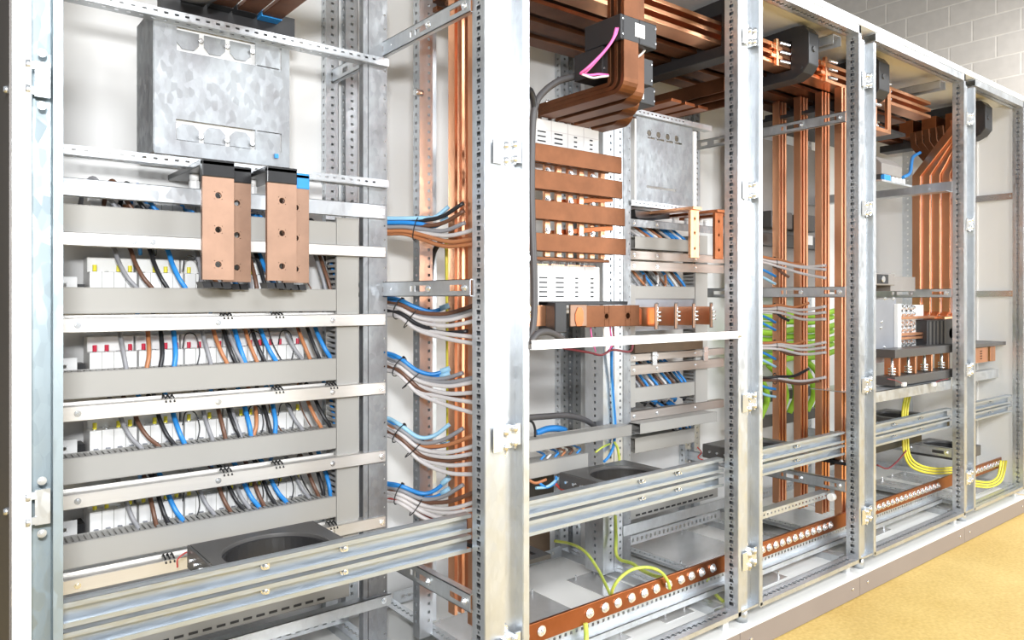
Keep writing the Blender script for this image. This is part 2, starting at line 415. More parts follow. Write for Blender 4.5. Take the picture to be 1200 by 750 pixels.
# intermediate posts that carry the equipment
def midpost(x0,x1,y,cab,plate=True):
    b=MB(); h=1.60; z0=.125
    b.sheet((x0,y,z0),Z,X,h,x1-x0,.0015,[(u-.002,u+.002,(x1-x0)-.009,(x1-x0)-.005) for u in [.04+.034*k for k in range(45)]])
    b.sheet((x0,y,z0),Z,Y,h,.045,.0015,[(u-.004,u+.004,.018,.026) for u in [.04+.0212*k for k in range(72)]])
    b.box(x0-.014,x0,y+.0,y+.0015,z0,z0+h)
    return b.build('equipment_post','galvd',cabs[cab])
midpost(.845,.895,1.605,0)
def post2(x0,x1,y0,y1,cab,z0=.125,z1=1.80):
    b=MB(); h=z1-z0
    hs=[(u-.004,u+.004,(y1-y0)*.4,(y1-y0)*.4+.008) for u in [.04+.0212*k for k in range(int((h-.08)/.0212))]]
    b.sheet((x0,y0,z0),Z,Y,h,y1-y0,.0015,hs)
    w=x1-x0
    b.sheet((x0,y0,z0),Z,X,h,w,.0015,[(u-.0035,u+.0035,w*.62,w*.62+.007) for u in [.04+.0212*k for k in range(int((h-.08)/.0212))]])
    b.box(x0,x1,y1-.0015,y1,z0,z1)
    return b.build('equipment_post','galv',cabs[cab])
post2(.985,1.022,1.60,1.63,1)
post2(1.655,1.70,1.62,1.70,1)
midpost(1.770,1.805,1.645,2)
post2(1.715,1.75,1.63,1.70,1)
post2(2.49,2.52,1.64,1.70,3)

# plinths
for i in range(5):
    x0=XL[i] if i else .10
    x1=XR[i]+(.03 if i==4 else 0)
    p=thing('plinth','grey brown plinth with white top under the '+CAB[i],'plinth',((x0+x1)/2,1.5,0),'plinth sections')
    b=MB().box(x0+.001,x1-.001,1.202,1.93,.002,.066); b.build('kick_board','plinth',p)
    b=MB().box(x0+.0005,x1-.0005,1.2,1.932,.066,.075); b.build('white_top','roofw',p)
    b=MB()
    for xs_ in (x0+.05,x1-.05): b.cyl((xs_,1.202,.035),(xs_,1.199,.035),.004,10)
    b.build('screw','zinc',p)
# ================================================================ FRONT CROSSBARS (two per cabinet)
for i in range(5):
    op=.161 if i==0 else XL[i]+.102
    for j,(z0,z1) in enumerate(((.4985,.535),(.458,.4915))):
        t=thing('crossbar',('upper' if j==0 else 'lower')+' of two galvanised channel bars across the front of the '+CAB[i],'metal bar',((op+XR[i])/2,1.25,z0),'front crossbars')
        b=MB(); xa,xb=op-.03 if i else op-.008,XR[i]-.0125
        b.box(xa,xb,1.262,1.2635,z0,z1)
        b.box(xa,xb,1.246,1.2625,z1-.0018,z1); b.box(xa,xb,1.246,1.2625,z0,z0+.0018)
        b.box(xa,xb,1.2455,1.247,z1-.0075,z1); b.box(xa,xb,1.2455,1.247,z0,z0+.0075)
        b.box(xa,xb,1.262,1.268,z1-.0015,z1)
        b.build('channel','galvx',t)
        if i==0: xsb=[AY(310,0,1.262).x,AY(402,0,1.262).x]
        elif i==1: xsb=[1.42,1.56]
        elif i==2: xsb=[1.93,2.13]
        elif i==3: xsb=[2.78,3.0]
        else: xsb=[3.45,3.7]
        for xb_ in xsb: MB().bolt((xb_,1.262,(z0+z1)/2+.003),-Y,.0055,.011).build('bolt','zinc',t)

# earth bar with bolts, running on through four cabinets
xa,xb=1.0,3.93
t=thing('earth_busbar','long red brown copper earth bar with a row of bolts low behind the front frames','copper bar',((xa+xb)/2,1.29,.15))
MB().box(xa,xb,1.288,1.296,.195,.241).build('bar','cope',t,bevel=.0008)
bx=[1.066,1.115]+[AY(px,0,1.288).x for px in (691,709,724,740,755,769,783,798,810,822,835)]
for i in (2,3,4):
    q=XL[i]+.13
    while q<XR[i]-.01: bx.append(q); q+=.036
for q in bx: MB().bolt((q,1.288,.219),-Y,.0085,.007).build('bolt','zinc',t)
b=MB(); L=xb-xa
L=2.25; b.sheet((xa,1.30,.166),X,Z,L,.026,.0015,[(u-.004,u+.004,.012,.020) for u in [.02+.018*k for k in range(int((L-.03)/.018))]])
b.box(xa,xa+L,1.276,1.3015,.1645,.166); b.box(xa,xa+L,1.276,1.2775,.150,.166)
b.build('bracket_rail','galv',t)

# ================================================================ TOROID TRANSFORMERS
def toroid(x0,y1,z,lab,s=.262,t=.045):
    th=thing('toroid_transformer',lab,'transformer ring',(x0+s/2,y1-s/2,z-t))
    b=MB(); b.sheet((x0,y1-s,z-t),X,Y,s,s,t,rounds=[(s/2,s/2,s*.385)],seg=48); b.build('housing','dgrey',th,bevel=.002)
    b=MB()
    cx,cy=x0+s/2,y1-s/2
    pts=[]
    n=48; r0,r1=s*.385-.006,s*.385
    for k in range(n):
        a0,a1=2*math.pi*k/n,2*math.pi*(k+1)/n
        P=[]
        for z_ in (z-t-.004,z-.008):
            for (a,r) in ((a0,r0),(a1,r0),(a1,r1),(a0,r1)): P.append((cx+r*math.cos(a),cy+r*math.sin(a),z_))
        b.hexa(P)
    b.build('inner_ring','black',th)
    b=MB()
    for k in range(3): b.cyl((x0+.003,y1-.03-.03*k,z-t/2),(x0-.004,y1-.03-.03*k,z-t/2),.004,8)
    b.build('terminal','zinc',th)
    return th
toroid(.419,1.55,.49,'flat dark grey ring transformer low in the leftmost cabinet under the bottom trunking')
toroid(1.407,1.55,.49,'flat dark grey ring transformer with wide round hole low in the second cabinet')
toroid(2.057,1.555,.49,'flat dark grey ring transformer low in the narrow third cabinet')
toroid(3.09,1.55,.49,'dark grey ring transformer behind the front bars of the fourth cabinet')
toroid(3.50,1.52,.322,'dark grey ring transformer set lower, seen through the fourth cabinet beside the yellow cables',.22)
# small brackets that carry the rings
for (x0,lab) in ((.38,'thin galvanised strap under the ring transformer of the leftmost cabinet'),(1.38,'thin galvanised strap under the ring transformer of the second cabinet'),(2.03,'thin galvanised strap under the ring transformer of the narrow third cabinet')):
    MB().box(x0,x0+.33,1.44,1.462,.443,.445).build('support_strap','galv',None,lab,'metal strap')

# ================================================================ LEFTMOST CABINET
YR=1.60
def zav(pl,pr,y,xl=.21,xr=.89):
    dl=SX*xl+CX*y; dr=SX*xr+CX*y
    return (ZC-(pl-HZ)*dl/F + ZC-(pr-HZ)*dr/F)/2
NAMES6=['topmost','second','third','fourth','fifth','sixth']
R1=[(213,235,236,252),(277,292,285,298),(375,392,366,380),(477,495,448,462),(577,594,531,545),(677,693,608,622)]
RZ=[]
XRA,XRB=.13,.888
for k,(a,b_,c,d) in enumerate(R1):
    zt=zav(a,c,YR); zb=zav(b_,d,YR); RZ.append((zb,zt))
    t=thing('mounting_rail',NAMES6[k]+' horizontal '+('galvanised' if k==0 else 'pale')+' steel rail across the leftmost cabinet','metal rail',((XRA+XRB)/2,YR,zb),'rails of the leftmost cabinet')
    b=MB(); b.box(XRA,XRB,YR,YR+.0018,zb,zt); b.box(XRA,XRB,YR,YR+.028,zt-.0018,zt); b.box(XRA,XRB,YR,YR+.012,zb,zb+.0018)
    if k: b.box(XRA,XRB-.12,YR+.028,YR+.034,zt-.0018,zt+.005)
    b.build('bar','galv' if k==0 else 'rail',t,bevel=.0006)
    for px in ((90,) if k==0 else (91,256,390) if k>1 else (157,179)):
        MB().bolt((AY(px,0,YR).x,YR,(zb+zt)/2),-Y,.0042,.0025).build('screw','zinc',t)
    MB().bolt((XRB-.010,YR,(zb+zt)/2),-Y,.005,.004).build('screw','zinc',t)
# trunking
YD=1.615; DD=.058
def duct(name_lab,xa,xb,zb,zt,y=YD,dep=DD,comb=True,mat_='duct',cat='cable trunking',group=None,pitch=.0105):
    t=thing('cable_trunking',name_lab,cat,((xa+xb)/2,y+dep/2,zb),group)
    b=MB(); b.box(xa,xb,y,y+.002,zb,zt); b.box(xa,xb,y,y+.009,zt-.0015,zt+.0005); b.box(xa,xb,y,y+.009,zb-.0005,zb+.0015)
    b.build('lid',mat_,t,bevel=.0006)
    b=MB(); b.box(xa,xb,y+dep-.002,y+dep,zb,zt)
    if comb:
        u=xa+.003
        while u<xb-.006:
            for z0,z1 in ((zt-.0025,zt-.001),(zb+.001,zb+.0025)): b.box(u,u+pitch*.58,y+.006,y+dep-.001,z0,z1)
            u+=pitch
    else:
        b.box(xa,xb,y+.004,y+dep,zt-.0025,zt-.001); b.box(xa,xb,y+.004,y+dep,zb+.001,zb+.0025)
    b.build('slotted_body',mat_,t)
    return t
DV=[(243,276,257,284),(337,367,339,365),(436,465,421,448),(537,566,503,528),(633,662,587,611)]
DZ=[]
XDA,XDB=AY(78,0,YD).x-.03,AY(394,0,YD).x
for k,(a,b_,c,d) in enumerate(DV):
    zt=zav(a,c,YD+.001,.21,XDB); zb=zav(b_,d,YD+.001,.21,XDB); DZ.append((zb,zt))
    duct(NAMES6[k]+' grey horizontal cable trunking of the leftmost cabinet',XDA,XDB,zb,zt,group='horizontal trunking of the leftmost cabinet')
def vduct(lab,xa,xb,zb,zt,y=YD,dep=DD,side=-1):
    t=thing('cable_trunking',lab,'cable trunking',((xa+xb)/2,y,zb))
    b=MB(); b.box(xa,xb,y-.001,y+.001,zb,zt); b.box(xa,xa+.0015,y,y+.009,zb,zt); b.box(xb-.0015,xb,y,y+.009,zb,zt); b.build('lid','duct',t,bevel=.0006)
    b=MB(); b.box(xa,xb,y+dep-.002,y+dep,zb,zt); u=zb+.004
    while u<zt-.006:
        b.box(xa+.001,xa+.0025,y+.008,y+dep-.001,u,u+.0065); b.box(xb-.0025,xb-.001,y+.008,y+dep-.001,u,u+.0065); u+=.0125
    b.build('slotted_body','duct',t); return t
XV0,XV1=AY(394.5,0,YD).x,AY(420,0,YD).x
vduct('tall grey vertical trunking at the right ends of the leftmost cabinet rails',XV0,XV1,DZ[4][0]-.16,DZ[0][1]+.012)
# bottom trunking with dark slots, and bottom rail
t=duct('lowest grey trunking of the leftmost cabinet, seen below the front bars',.25,.80,.275,.36,YD,.07,False)
b=MB()
for k in range(16): b.box(.30+.028*k,.318+.028*k,YD-.0012,YD,.283,.288)
b.build('slot_row','black',t)
t=thing('mounting_rail','low galvanised rail under the slotted bottom trunking of the leftmost cabinet','metal rail',(.5,YR,.238))
b=MB().box(.16,.90,YR-.006,YR-.004,.236,.262); b.box(.16,.90,YR-.006,YR+.02,.2605,.262); b.build('bar','galv',t)
MB().bolt((.88,YR-.006,.25),-Y,.005,.005).build('screw','zinc',t)
t=thing('perforated_strip','perforated steel strip lying low behind the leftmost cabinet bottom rail','metal strip',(.5,1.66,.195))
b=MB(); b.sheet((.2,1.66,.195),X,Z,.62,.03,.0015,[(u-.005,u+.005,.008,.018) for u in [.03+.022*k for k in range(27)]]); b.build('strip','galv',t)
# backing plate
b=MB().box(.135,.80,1.765,1.768,.42,1.262); b.build('backing_plate','white',None,'white sheet behind the breaker rows of the leftmost cabinet','metal sheet')
# breakers: five per gap
def breaker(x0,x1,zb,zt,lab,grp,y0=1.685,y1=1.76,n=4,fer=None):
    t=thing('circuit_breaker',lab,'circuit breaker',((x0+x1)/2,(y0+y1)/2,zb),grp)
    b=MB()
    b.prism([(y0+.018,zb),(y1,zb),(y1,zt+.03),(y0+.030,zt+.03),(y0+.030,zt),(y0,zt),(y0,zb+.004)],'x',x0,x1); b.build('body','whitep',t,bevel=.0015)
    w=(x1-x0)/n; b=MB()
    for k in range(n): b.cyl((x0+w*(k+.5),y0+.015,zt-.002),(x0+w*(k+.5),y0+.015,zt+.0015),.0045,10)
    b.build('terminal_screw','zinc',t)
    b=MB()
    for k in range(n): b.box(x0+w*(k+.5)-.004,x0+w*(k+.5)+.004,y0-.006,y0+.001,(zb+zt)/2-.004,(zb+zt)/2+.008)
    b.build('toggle','mgrey',t)
    b=MB()
    for k in range(1,n): b.box(x0+w*k-.0006,x0+w*k+.0006,y0-.0005,y0+.002,zb+.005,zt)
    b.build('joint','duct',t)
    if fer:
        for k in range(n):
            if (k+len(lab))%3!=0: MB().cyl((x0+w*(k+.5),y0+.012,zt+.0015),(x0+w*(k+.5),y0+.012,zt+.014),.004,8).build('ferrule',fer,t)
    return t
GAPS=[(1,1),(2,2),(3,3),(4,4)]   # rail index above, duct index below
GN={1:'second',2:'third',3:'fourth',4:'fifth'}
WCOL=['grey','brown','black','blue']
WM={'grey':'w_grey','brown':'w_brown','orange brown':'w_orange','black':'w_black','blue':'w_blue'}
WIRES={1:[[(133,160),(152,178),(175,196),(196,217)],[(230,236),(237,258),(256,269),(262,278)],[(284,293),(291,300),(299,311),(303,325)],[(369,380),(374,386),(380,391),(384,397)]],
       2:[[(139,147),(172,171),(187,187),(202,203)],[(235,246),(248,265),(260,275),(273,286)],[(265,283),(285,300),(293,309),(303,322)],[(331,353),(347,362),(358,373),(367,386)]],
       3:[[(138,165),(155,185),(182,203),(200,215)],[(235,248),(253,263),(264,280),(284,293)],[(268,281),(297,296),(306,316),(317,321)],[(332,353),(357,375),(366,386),(384,391)]],
       4:[[(144,161),(173,182),(182,196),(193,213)],[(229,250),(252,269),(263,284),(281,302)],[(271,291),(293,308),(304,321),(312,334)],[(341,361),(357,372),(368,378),(377,386)]]}
GPOS=['left','second','third','right']
for g,(ri,di) in enumerate(GAPS):
    g1=g+1; zt=RZ[ri][0]; zb=DZ[di][1]
    fer='yel' if g1 in (1,3,4) else 'red'
    xb=[.272,.362,.452,.542,.632]
    for k in range(5):
        breaker(xb[k],xb[k]+.086,zb-.05,zb+(zt-zb)*(.42 if g1<3 else .52),'white four-pole breaker in the %s row of the leftmost cabinet, %s from the left'%(GN[g1],NTH[k]),'breakers of the leftmost cabinet',fer=fer)
    # bare backplate lug left of the row
    t=thing('end_bracket','white end bracket with a hole at the left of the %s breaker row'%GN[g1],'bracket',(.235,1.70,zb-.04),'breaker row end brackets')
    b=MB(); b.sheet((.20,1.70,zb-.04),X,Z,.052,.062,.002,rounds=[(.03,.045,.004)],seg=12); b.box(.20,.252,1.70,1.765,zb-.042,zb-.04); b.build('plate','whitep',t)
    MB().box(.252,.268,1.715,1.76,zb-.03,zb+.008).build('black_slot','black',t)
    for w4,grp in enumerate(WIRES[g1]):
        for k,(ps,pe) in enumerate(grp):
            cn=WCOL[k]
            if cn=='brown' and (g1==2 or (g1==3 and w4>=2) or (g1==1 and w4==1)): cn='orange brown'
            xs_=AY(ps,0,1.69).x; xe=AY(pe,0,1.655).x
            dx=xe-xs_; h=zt-zb
            P=[(xs_-.006-.25*abs(dx),1.70,zt+.03),(xs_,1.688,zt+.004),(xs_+dx*.16,1.668,zt-h*.33),(xs_+dx*.5,1.652,zt-h*.72),(xe,1.648,zb-.002),(xe+dx*.3+.002,1.648,zb-.03)]
            r=.0046 if k==0 else .0052 if k==3 else .0045
            wire('breaker_wire',P,r,WM[cn],'thick %s wire dropping into the %s trunking of the leftmost cabinet, %s %s one'%(cn,GN[g1],ORD[w4] if w4<3 else 'rightmost',WCOL[k]),'wire','breaker wires of the leftmost cabinet')
    # thin control wires arcing
    for q,px in enumerate((214,290,326)):
        a=AY(px,0,1.68).x
        wire('control_wire',[(a,1.68,zb+(zt-zb)*.45),(a+.004,1.672,zt-.012),(a+.022,1.668,zt-.014),(a+.030,1.664,zb+(zt-zb)*.35),(a+.022,1.66,zb-.01)],.0014,'w_black','thin black control wire looping above the %s trunking of the leftmost cabinet, %s of three'%(GN[g1],('left','middle','right')[q]),'wire','thin control wires')
        if q: 
            a=AY(px+22,0,1.675).x
            wire('control_wire',[(a,1.675,zt+.01),(a+.012,1.668,zt-(zt-zb)*.5),(a+.034,1.662,zb-.008)],.0016,'w_brown' if g1%2 else 'w_black','thin %s wire slanting into the %s trunking of the leftmost cabinet, %s one'%('brown' if g1%2 else 'black',GN[g1],'left' if q==1 else 'right'),'wire','thin control wires')
# wire ends peeping between each trunking and the rail below it
for k in range(5):
    zb=DZ[k][0]
    for q,(px,cn) in enumerate(((160,'blue'),(178,'black'),(246,'blue'),(318,'blue'),(352,'black'))):
        zr=RZ[k+1][1] if k<5 else zb-.03
        a=AY(px,0,1.66).x
        wire('breaker_wire',[(a,1.655,zb+.012),(a+.004,1.668,zb-.006),(a+.012,1.69,zb-.016),(a+.02,1.72,zb-.03)],.0042,WM[cn],'%s wire leaving the underside of the %s trunking of the leftmost cabinet, %s one'%(cn,NAMES6[k],ORD[q]),'wire','breaker wires of the leftmost cabinet')
    for q,px in enumerate((195,322,385) if k%2==0 else (262,322)):
        if k<1: continue
        a=AY(px,0,1.63).x; zr=RZ[k+1][1]
        t=thing('wire_clip','small black three-pronged clip on the %s rail of the leftmost cabinet, %s one'%(NAMES6[k+1],ORD[q]),'clip',(a,1.63,zr),'wire clips')
        b=MB()
        for j in range(3): b.tube([(a-.008+.008*j,1.634,zr-.004),(a-.008+.008*j,1.622,zr+.006),(a-.008+.008*j,1.606,zr+.002),(a-.008+.008*j,1.598,zr-.006)],.0018,6)
        b.build('clip','black',t)
# top loops above the galvanised rail
for k,(pa,pb,cn) in enumerate(((99,124,'grey'),(126,143,'brown'),(145,158,'black'),(157,171,'blue'))):
    xa=AY(pa,0,1.66).x; xb_=AY(pb,0,1.66).x; z=RZ[0][1]
    wire('breaker_wire',[(xa-.004,1.70,DZ[0][1]-.02),(xa,1.68,z-.02),((xa+xb_)/2-.004,1.665,z+.012-.004*k*.5),(xb_,1.65,z-.02),(xb_+.03,1.645,DZ[0][1]-.02)],.0045,WM[cn],'%s wire looping up above the topmost rail of the leftmost cabinet'%cn,'wire','breaker wires of the leftmost cabinet')
for k,(px,cn) in enumerate(((140,'grey'),(153,'orange brown'),(168,'grey'),(184,'blue'),(226,'blue'),(300,'blue'),(306,'blue'),(366,'black'))):
    a=AY(px,0,1.66).x; z=RZ[0][0]
    wire('breaker_wire',[(a-.02,1.71,z+.03),(a-.008,1.69,z+.0),(a,1.66,DZ[0][1]+.006),(a+.008,1.65,DZ[0][1]-.02)],.0036,WM[cn],'%s wire entering the topmost trunking of the leftmost cabinet, %s along it'%(cn,ORD[k]),'wire','breaker wires of the leftmost cabinet')
for k in range(5):
    breaker(.272+.09*k,.358+.09*k,1.13,1.172,'white four-pole breaker in the topmost row of the leftmost cabinet, %s from the left'%NTH[k],'breakers of the leftmost cabinet')

# galvanised mounting plate at the top
t=thing('mounting_plate','galvanised plate with octagonal cut-outs and a white sticker, top of the leftmost cabinet','metal plate',(.51,1.62,1.27))
b=MB()
xp0,xp1,zp0,zp1=.375,.655,1.268,1.548
def uu(px): return AY(px,0,1.62).x-xp0
r1t,r1b=zz(253,41,1.62)-zp0,zz(253,68,1.62)-zp0
r2t,r2b=zz(253,146,1.62)-zp0,zz(253,170,1.62)-zp0
hs=[(uu(207),uu(299),r1b,r1t),(uu(206),uu(299),r2b,r2t)]
for (vb,vt) in ((r1b,r1t),(r2b,r2t)):
    hs+= [(uu(328),uu(329.5),vb,vt)]
hs+=[(uu(301),uu(327),r1b,r1b+.0022),(uu(301),uu(327),r2t-.0022,r2t)]
b.sheet((xp0,1.62,zp0),X,Z,xp1-xp0,zp1-zp0,.0018,hs)
b.box(xp0-.0015,xp0,1.62,1.76,zp0+.004,zp1+.012); b.box(xp1,xp1+.0015,1.62,1.66,zp0,zp1)
b.build('plate','galvd',t)
b=MB()
w3=(uu(299)-uu(207))/3
for r,(vb,vt) in enumerate(((r1b,r1t),(r2b,r2t))):
    for k in range(3):
        x0=xp0+uu(207)+w3*k+.002; x1=x0+w3-.010; H=vt-vb; c=(x1-x0)*.24
        if r==0: pts=[(x0,zp0+vt-.004),(x0,zp0+vb+H*.40),(x0+c,zp0+vb+H*.16),(x1-c,zp0+vb+H*.16),(x1,zp0+vb+H*.40),(x1,zp0+vt-.004)]
        else: pts=[(x0,zp0+vb+.003),(x1,zp0+vb+.003),(x1,zp0+vt-H*.40),(x1-c,zp0+vt-H*.16),(x0+c,zp0+vt-H*.16),(x0,zp0+vt-H*.40)]
        MB().prism(pts,'y',1.626,1.6275).build('octagonal_tab','galvd',t)
for r,(vb,vt) in enumerate(((r1b,r1t),(r2b,r2t))):
    MB().box(xp0+uu(205),xp0+uu(332),1.632,1.634,zp0+vb-.004,zp0+vt+.004).build('lit_panel_stand_in','whitep',t,label='added white strip standing in for the lit back panel behind the cut-outs')  # white strip added in place of the brightly lit back panel
    for k in range(1,4):
        b=MB(); b.bolt((xp0+uu(207)+w3*k-.006,1.62,zp0+(vb+(vt-vb)*.62 if r==0 else vb+(vt-vb)*.3)),-Y,.0035,.003)
        b.build('screw','zinc',t)
p=AY(249,117,1.619); MB().box(p.x-.011,p.x+.011,1.6188,1.62,p.z-.006,p.z+.006).build('sticker','whitep',t,label='small white sticker')
p=AY(323,183,1.619); MB().box(p.x-.004,p.x+.004,1.612,1.62,p.z-.005,p.z+.004).build('blue_tape','blue',t,label='blue tape tag')
# perforated angle rails above and below it
for nm,zt_ in (('upper',zz(253,24,1.59)),('lower',zz(253,189,1.59))):
    t=thing('perforated_angle',nm+' perforated angle holding the cut-out plate of the leftmost cabinet','metal rail',(.5,1.6,zt_-.02))
    b=MB(); L=.76
    b.sheet((.13,1.588,zt_-.016),X,Z,L,.016,.0015,[(u-.004,u+.004,.006,.010) for u in [.02+.02*k for k in range(36)]])
    b.box(.13,.89,1.588,1.606,zt_-.0015,zt_)
    hs=[(u-.004,u+.004,.011,.018) for u in [.02+.022*k for k in range(33)]]
    b.sheet((.13,1.588,zt_-.016),X,Y,L,.032,-.0015,hs)
    b.build('angle','galv',t)
# top copper bars running front to back
for k in range(4):
    x0=.44+.054*k
    t=thing('busbar','flat copper bar overhead in the top left corner, %s of four'%ORD[k],'copper bar',(x0+.022,1.45,1.60),'overhead bars of the leftmost cabinet')
    MB().box(x0,x0+.044,1.27,1.665,1.604,1.614).build('bar','copd',t,bevel=.001)
    MB().box(x0-.001,x0+.045,1.64,1.67,1.602,1.616).build('insulating_sleeve','blue' if k==3 else 'sleeve',t,label='blue sleeve' if k==3 else 'black sleeve')
b=MB().box(.40,.69,1.672,1.70,1.575,1.625); b.build('insulator_bar','black',None,'black insulating bar under the ends of the overhead copper bars','insulator')
wire('power_cable',[(.30,1.57,1.60),(.38,1.575,1.582),(.44,1.575,1.578),(.478,1.56,1.59),(.50,1.53,1.625),(.52,1.50,1.66)],.0085,'w_black','thick black cable bending up in front of the overhead copper bars')
# droppers
def dropper(x0,w,y,zb,zt,sl,lab,yback,hole_z):
    t=thing('copper_dropper',lab,'copper bar',(x0+w/2,y,zb),'hanging copper bars of the leftmost cabinet')
    b=MB(); b.sheet((x0,y,zb),X,Z,w,zt-zb,-.010,rounds=[(w/2,hz,.0062) for hz in hole_z]); b.build('bar','copp',t)
    b=MB(); b.box(x0-.001,x0+w+.001,y-.0015,y+.0115,zt,zt+.032)
    b.box(x0-.001,x0+w+.001,y-.0015,yback,zt+.022,zt+.034); b.build('insulating_sleeve','blue' if sl=='blue' else 'sleeve',t,label=sl+' sleeve',bevel=.002)
    b=MB()
    for k in range(3): b.prism([(x0+w*.03+k*w*.32,zb-.004),(x0+w*.3+k*w*.32,zb-.004),(x0+w*.36+k*w*.32,zb-.016),(x0+w*.1+k*w*.32,zb-.016)],'y',y+.012,y+.05)
    b.build('lower_insulator','sleeve',t)
    return t
hz3=(.03,.098,.165)
dropper(.434,.060,1.50,1.012,1.212,'black','pale copper bar hanging in front of the leftmost cabinet rails, leftmost of four',1.75,hz3)
dropper(.497,.058,1.578,1.010,1.217,'black','pale copper bar set back between the first and third hanging bars, leftmost cabinet',1.75,hz3)
dropper(.561,.062,1.50,1.012,1.212,'black','pale copper bar hanging in front, third of four in the leftmost cabinet',1.75,hz3)
dropper(.625,.059,1.578,1.010,1.217,'blue','pale copper bar with a blue sleeved top, rightmost of the four hanging ones',1.62,hz3)
def insulator(x,y,z0,z1,r,lab,grp='white insulators'):
    t=thing('insulator',lab,'insulator',(x,y,z0),grp)
    b=MB(); b.cyl((x,y,z0),(x,y,z0+(z1-z0)*.55),r,6); b.build('base','whitep',t,bevel=.002)
    b=MB(); b.cyl((x,y,z0+(z1-z0)*.55),(x,y,z1),r*.82,20); b.build('collar','whitep',t)
insulator(.455,1.63,RZ[0][1],1.236,.0115,'white insulator left of the hanging copper bars, leftmost cabinet')
insulator(.575,1.63,RZ[0][1],1.236,.0115,'white insulator between the two pairs of hanging copper bars')
# ================================================================ MAIN BUSBARS ALONG THE TOP
PY=[1.34,1.44,1.54,1.64]
PH=['front','second','third','rear']
for k,y in enumerate(PY):
    for j in range(3):
        z=1.725+.028*j
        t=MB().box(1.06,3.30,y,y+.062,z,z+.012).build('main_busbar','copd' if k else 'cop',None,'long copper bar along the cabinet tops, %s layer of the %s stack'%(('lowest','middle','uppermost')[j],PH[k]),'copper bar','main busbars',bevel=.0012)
# joints on the main bars
for k,(x0) in enumerate((2.14,2.43,2.84)):
    y=PY[0] if k!=1 else PY[0]-.004
    t=thing('busbar_joint','bolted copper joint plate on the front overhead stack, %s of three'%ORD[k],'copper joint',(x0,y,1.70),'busbar joints')
    b=MB()
    for zz0 in (1.739,1.767): b.box(x0-.03,x0+.03,y-.012,y+.07,zz0-.0,zz0+.012)
    b.box(x0-.006,x0+.006,y-.014,y-.002,1.715,1.80); b.build('plate','cop',t,bevel=.001)
    b=MB()
    for dz in (1.733,1.762,1.79):
        b.cyl((x0+.012,y-.012,dz),(x0+.06,y-.018,dz),.005,8)
    b.build('bolt','zinc',t)
# black comb supports
for k,(x0,lab) in enumerate(((1.86,'black comb support under the overhead copper bars of the second cabinet'),(2.235,'large black rounded comb support at the top of the narrow third cabinet'),(2.71,'black rounded comb support at the top left of the fourth cabinet'),(3.70,'black rounded comb support at the top of the rightmost cabinet'))):
    t=thing('busbar_support',lab,'busbar support',(x0+.03,1.5,1.68),'comb supports')
    b=MB()
    y0=1.275
    b.prism([(y0+.02,1.705),(y0+.055,1.69),(1.74,1.69),(1.74,1.722),(y0+.065,1.722),(y0+.062,1.815),(1.74,1.815),(1.74,1.845),(y0+.05,1.860),(y0+.018,1.855),(y0,1.83),(y0,1.73)],'x',x0,x0+(.08 if k>1 else .06))
    for y in PY[1:]: b.box(x0+.01,x0+.05,y-.034,y-.006,1.722,1.815)
    b.box(x0+.01,x0+.05,PY[0]-.006,PY[0]-.002,1.722,1.815)
    b.build('frame','black',t,bevel=.004)
    b=MB()
    for (yy,z_) in ((y0+.03,1.84),(y0+.03,1.72)): b.cyl((x0-.003,yy,z_),(x0+.063,yy,z_),.008,10)
    b.cyl((x0+.03,y0-.004,1.78),(x0+.03,y0+.01,1.78),.010,12)
    b.build('bolt','black' ,t)
# short busbar stubs in the rightmost cabinet
for k,y in enumerate(PY):
    MB().box(3.60,3.80,y,y+.062,1.725,1.80).build('main_busbar','cope',None,'red brown copper bar end held in the rightmost black support, %s from the front'%NTH[k],'copper bar','bar ends in the rightmost cabinet',bevel=.001)
# cross channel under the roof
for x0,lab in ((2.33,'third'),(3.15,'fourth')):
    t=thing('roof_channel','perforated galvanised channel under the roof at the right of the %s cabinet'%lab,'metal rail',(x0,1.5,1.81))
    b=MB(); b.sheet((x0,1.245,1.835),Y,X,.62,.05,.0015,[(u-.004,u+.004,.02,.028) for u in [.05+.03*k for k in range(18)]]); b.box(x0,x0+.0015,1.245,1.865,1.805,1.835); b.box(x0+.0485,x0+.05,1.245,1.865,1.805,1.835)
    b.build('channel','galv',t)

# ================================================================ VERTICAL BARS BETWEEN CABINETS
def vbars(x0,ys,zb,zt,lab,dx=.021,wd=.028,th=.010,m='cop'):
    for k,y in enumerate(ys):
        for j in range(3):
            MB().box(x0+dx*j,x0+dx*j+th,y-wd,y,zb,zt).build('vertical_busbar',m,None,lab%(('rear','second','third','front')[k] if x0>2 else ('rear','middle','front')[k],('left','middle','right')[j]),'copper bar','vertical copper bars beside the second cabinet' if x0<2 else 'vertical copper bars behind the third cabinet',bevel=.0012)
vbars(1.03,[1.542,1.459,1.374],.20,1.722,'tall vertical copper bar between the leftmost and second cabinets, %s set, %s bar')
vbars(2.549,[1.603,1.515,1.431,1.358],.20,1.722,'tall vertical copper bar seen through the narrow third cabinet, %s set, %s bar')
# bottom combs that hold them
for x0,lab in ((1.02,'leftmost and second cabinets'),(2.535,'third and fourth cabinets')):
    t=thing('busbar_support','black slotted plate holding the feet of the copper bars between the '+lab,'busbar support',(x0+.04,1.42,.395),'lower comb plates')
    b=MB()
    b.sheet((x0-.01,1.25,.395),X,Y,.10,.40,.010,[(x-.012-x0+.01-.0,x+.0-x0+.01,y-1.25-.030,y-1.25+.002) for x in (x0+.023,x0+.044,x0+.065) for y in ((1.542,1.459,1.374,1.30) if x0<2 else (1.603,1.515,1.431,1.358))])
    b.build('plate','black',t)
    for kk in range(8): MB().bolt((x0+.0,1.28+.045*kk,.405),Z,.005,.005).build('bolt','zinc',t)
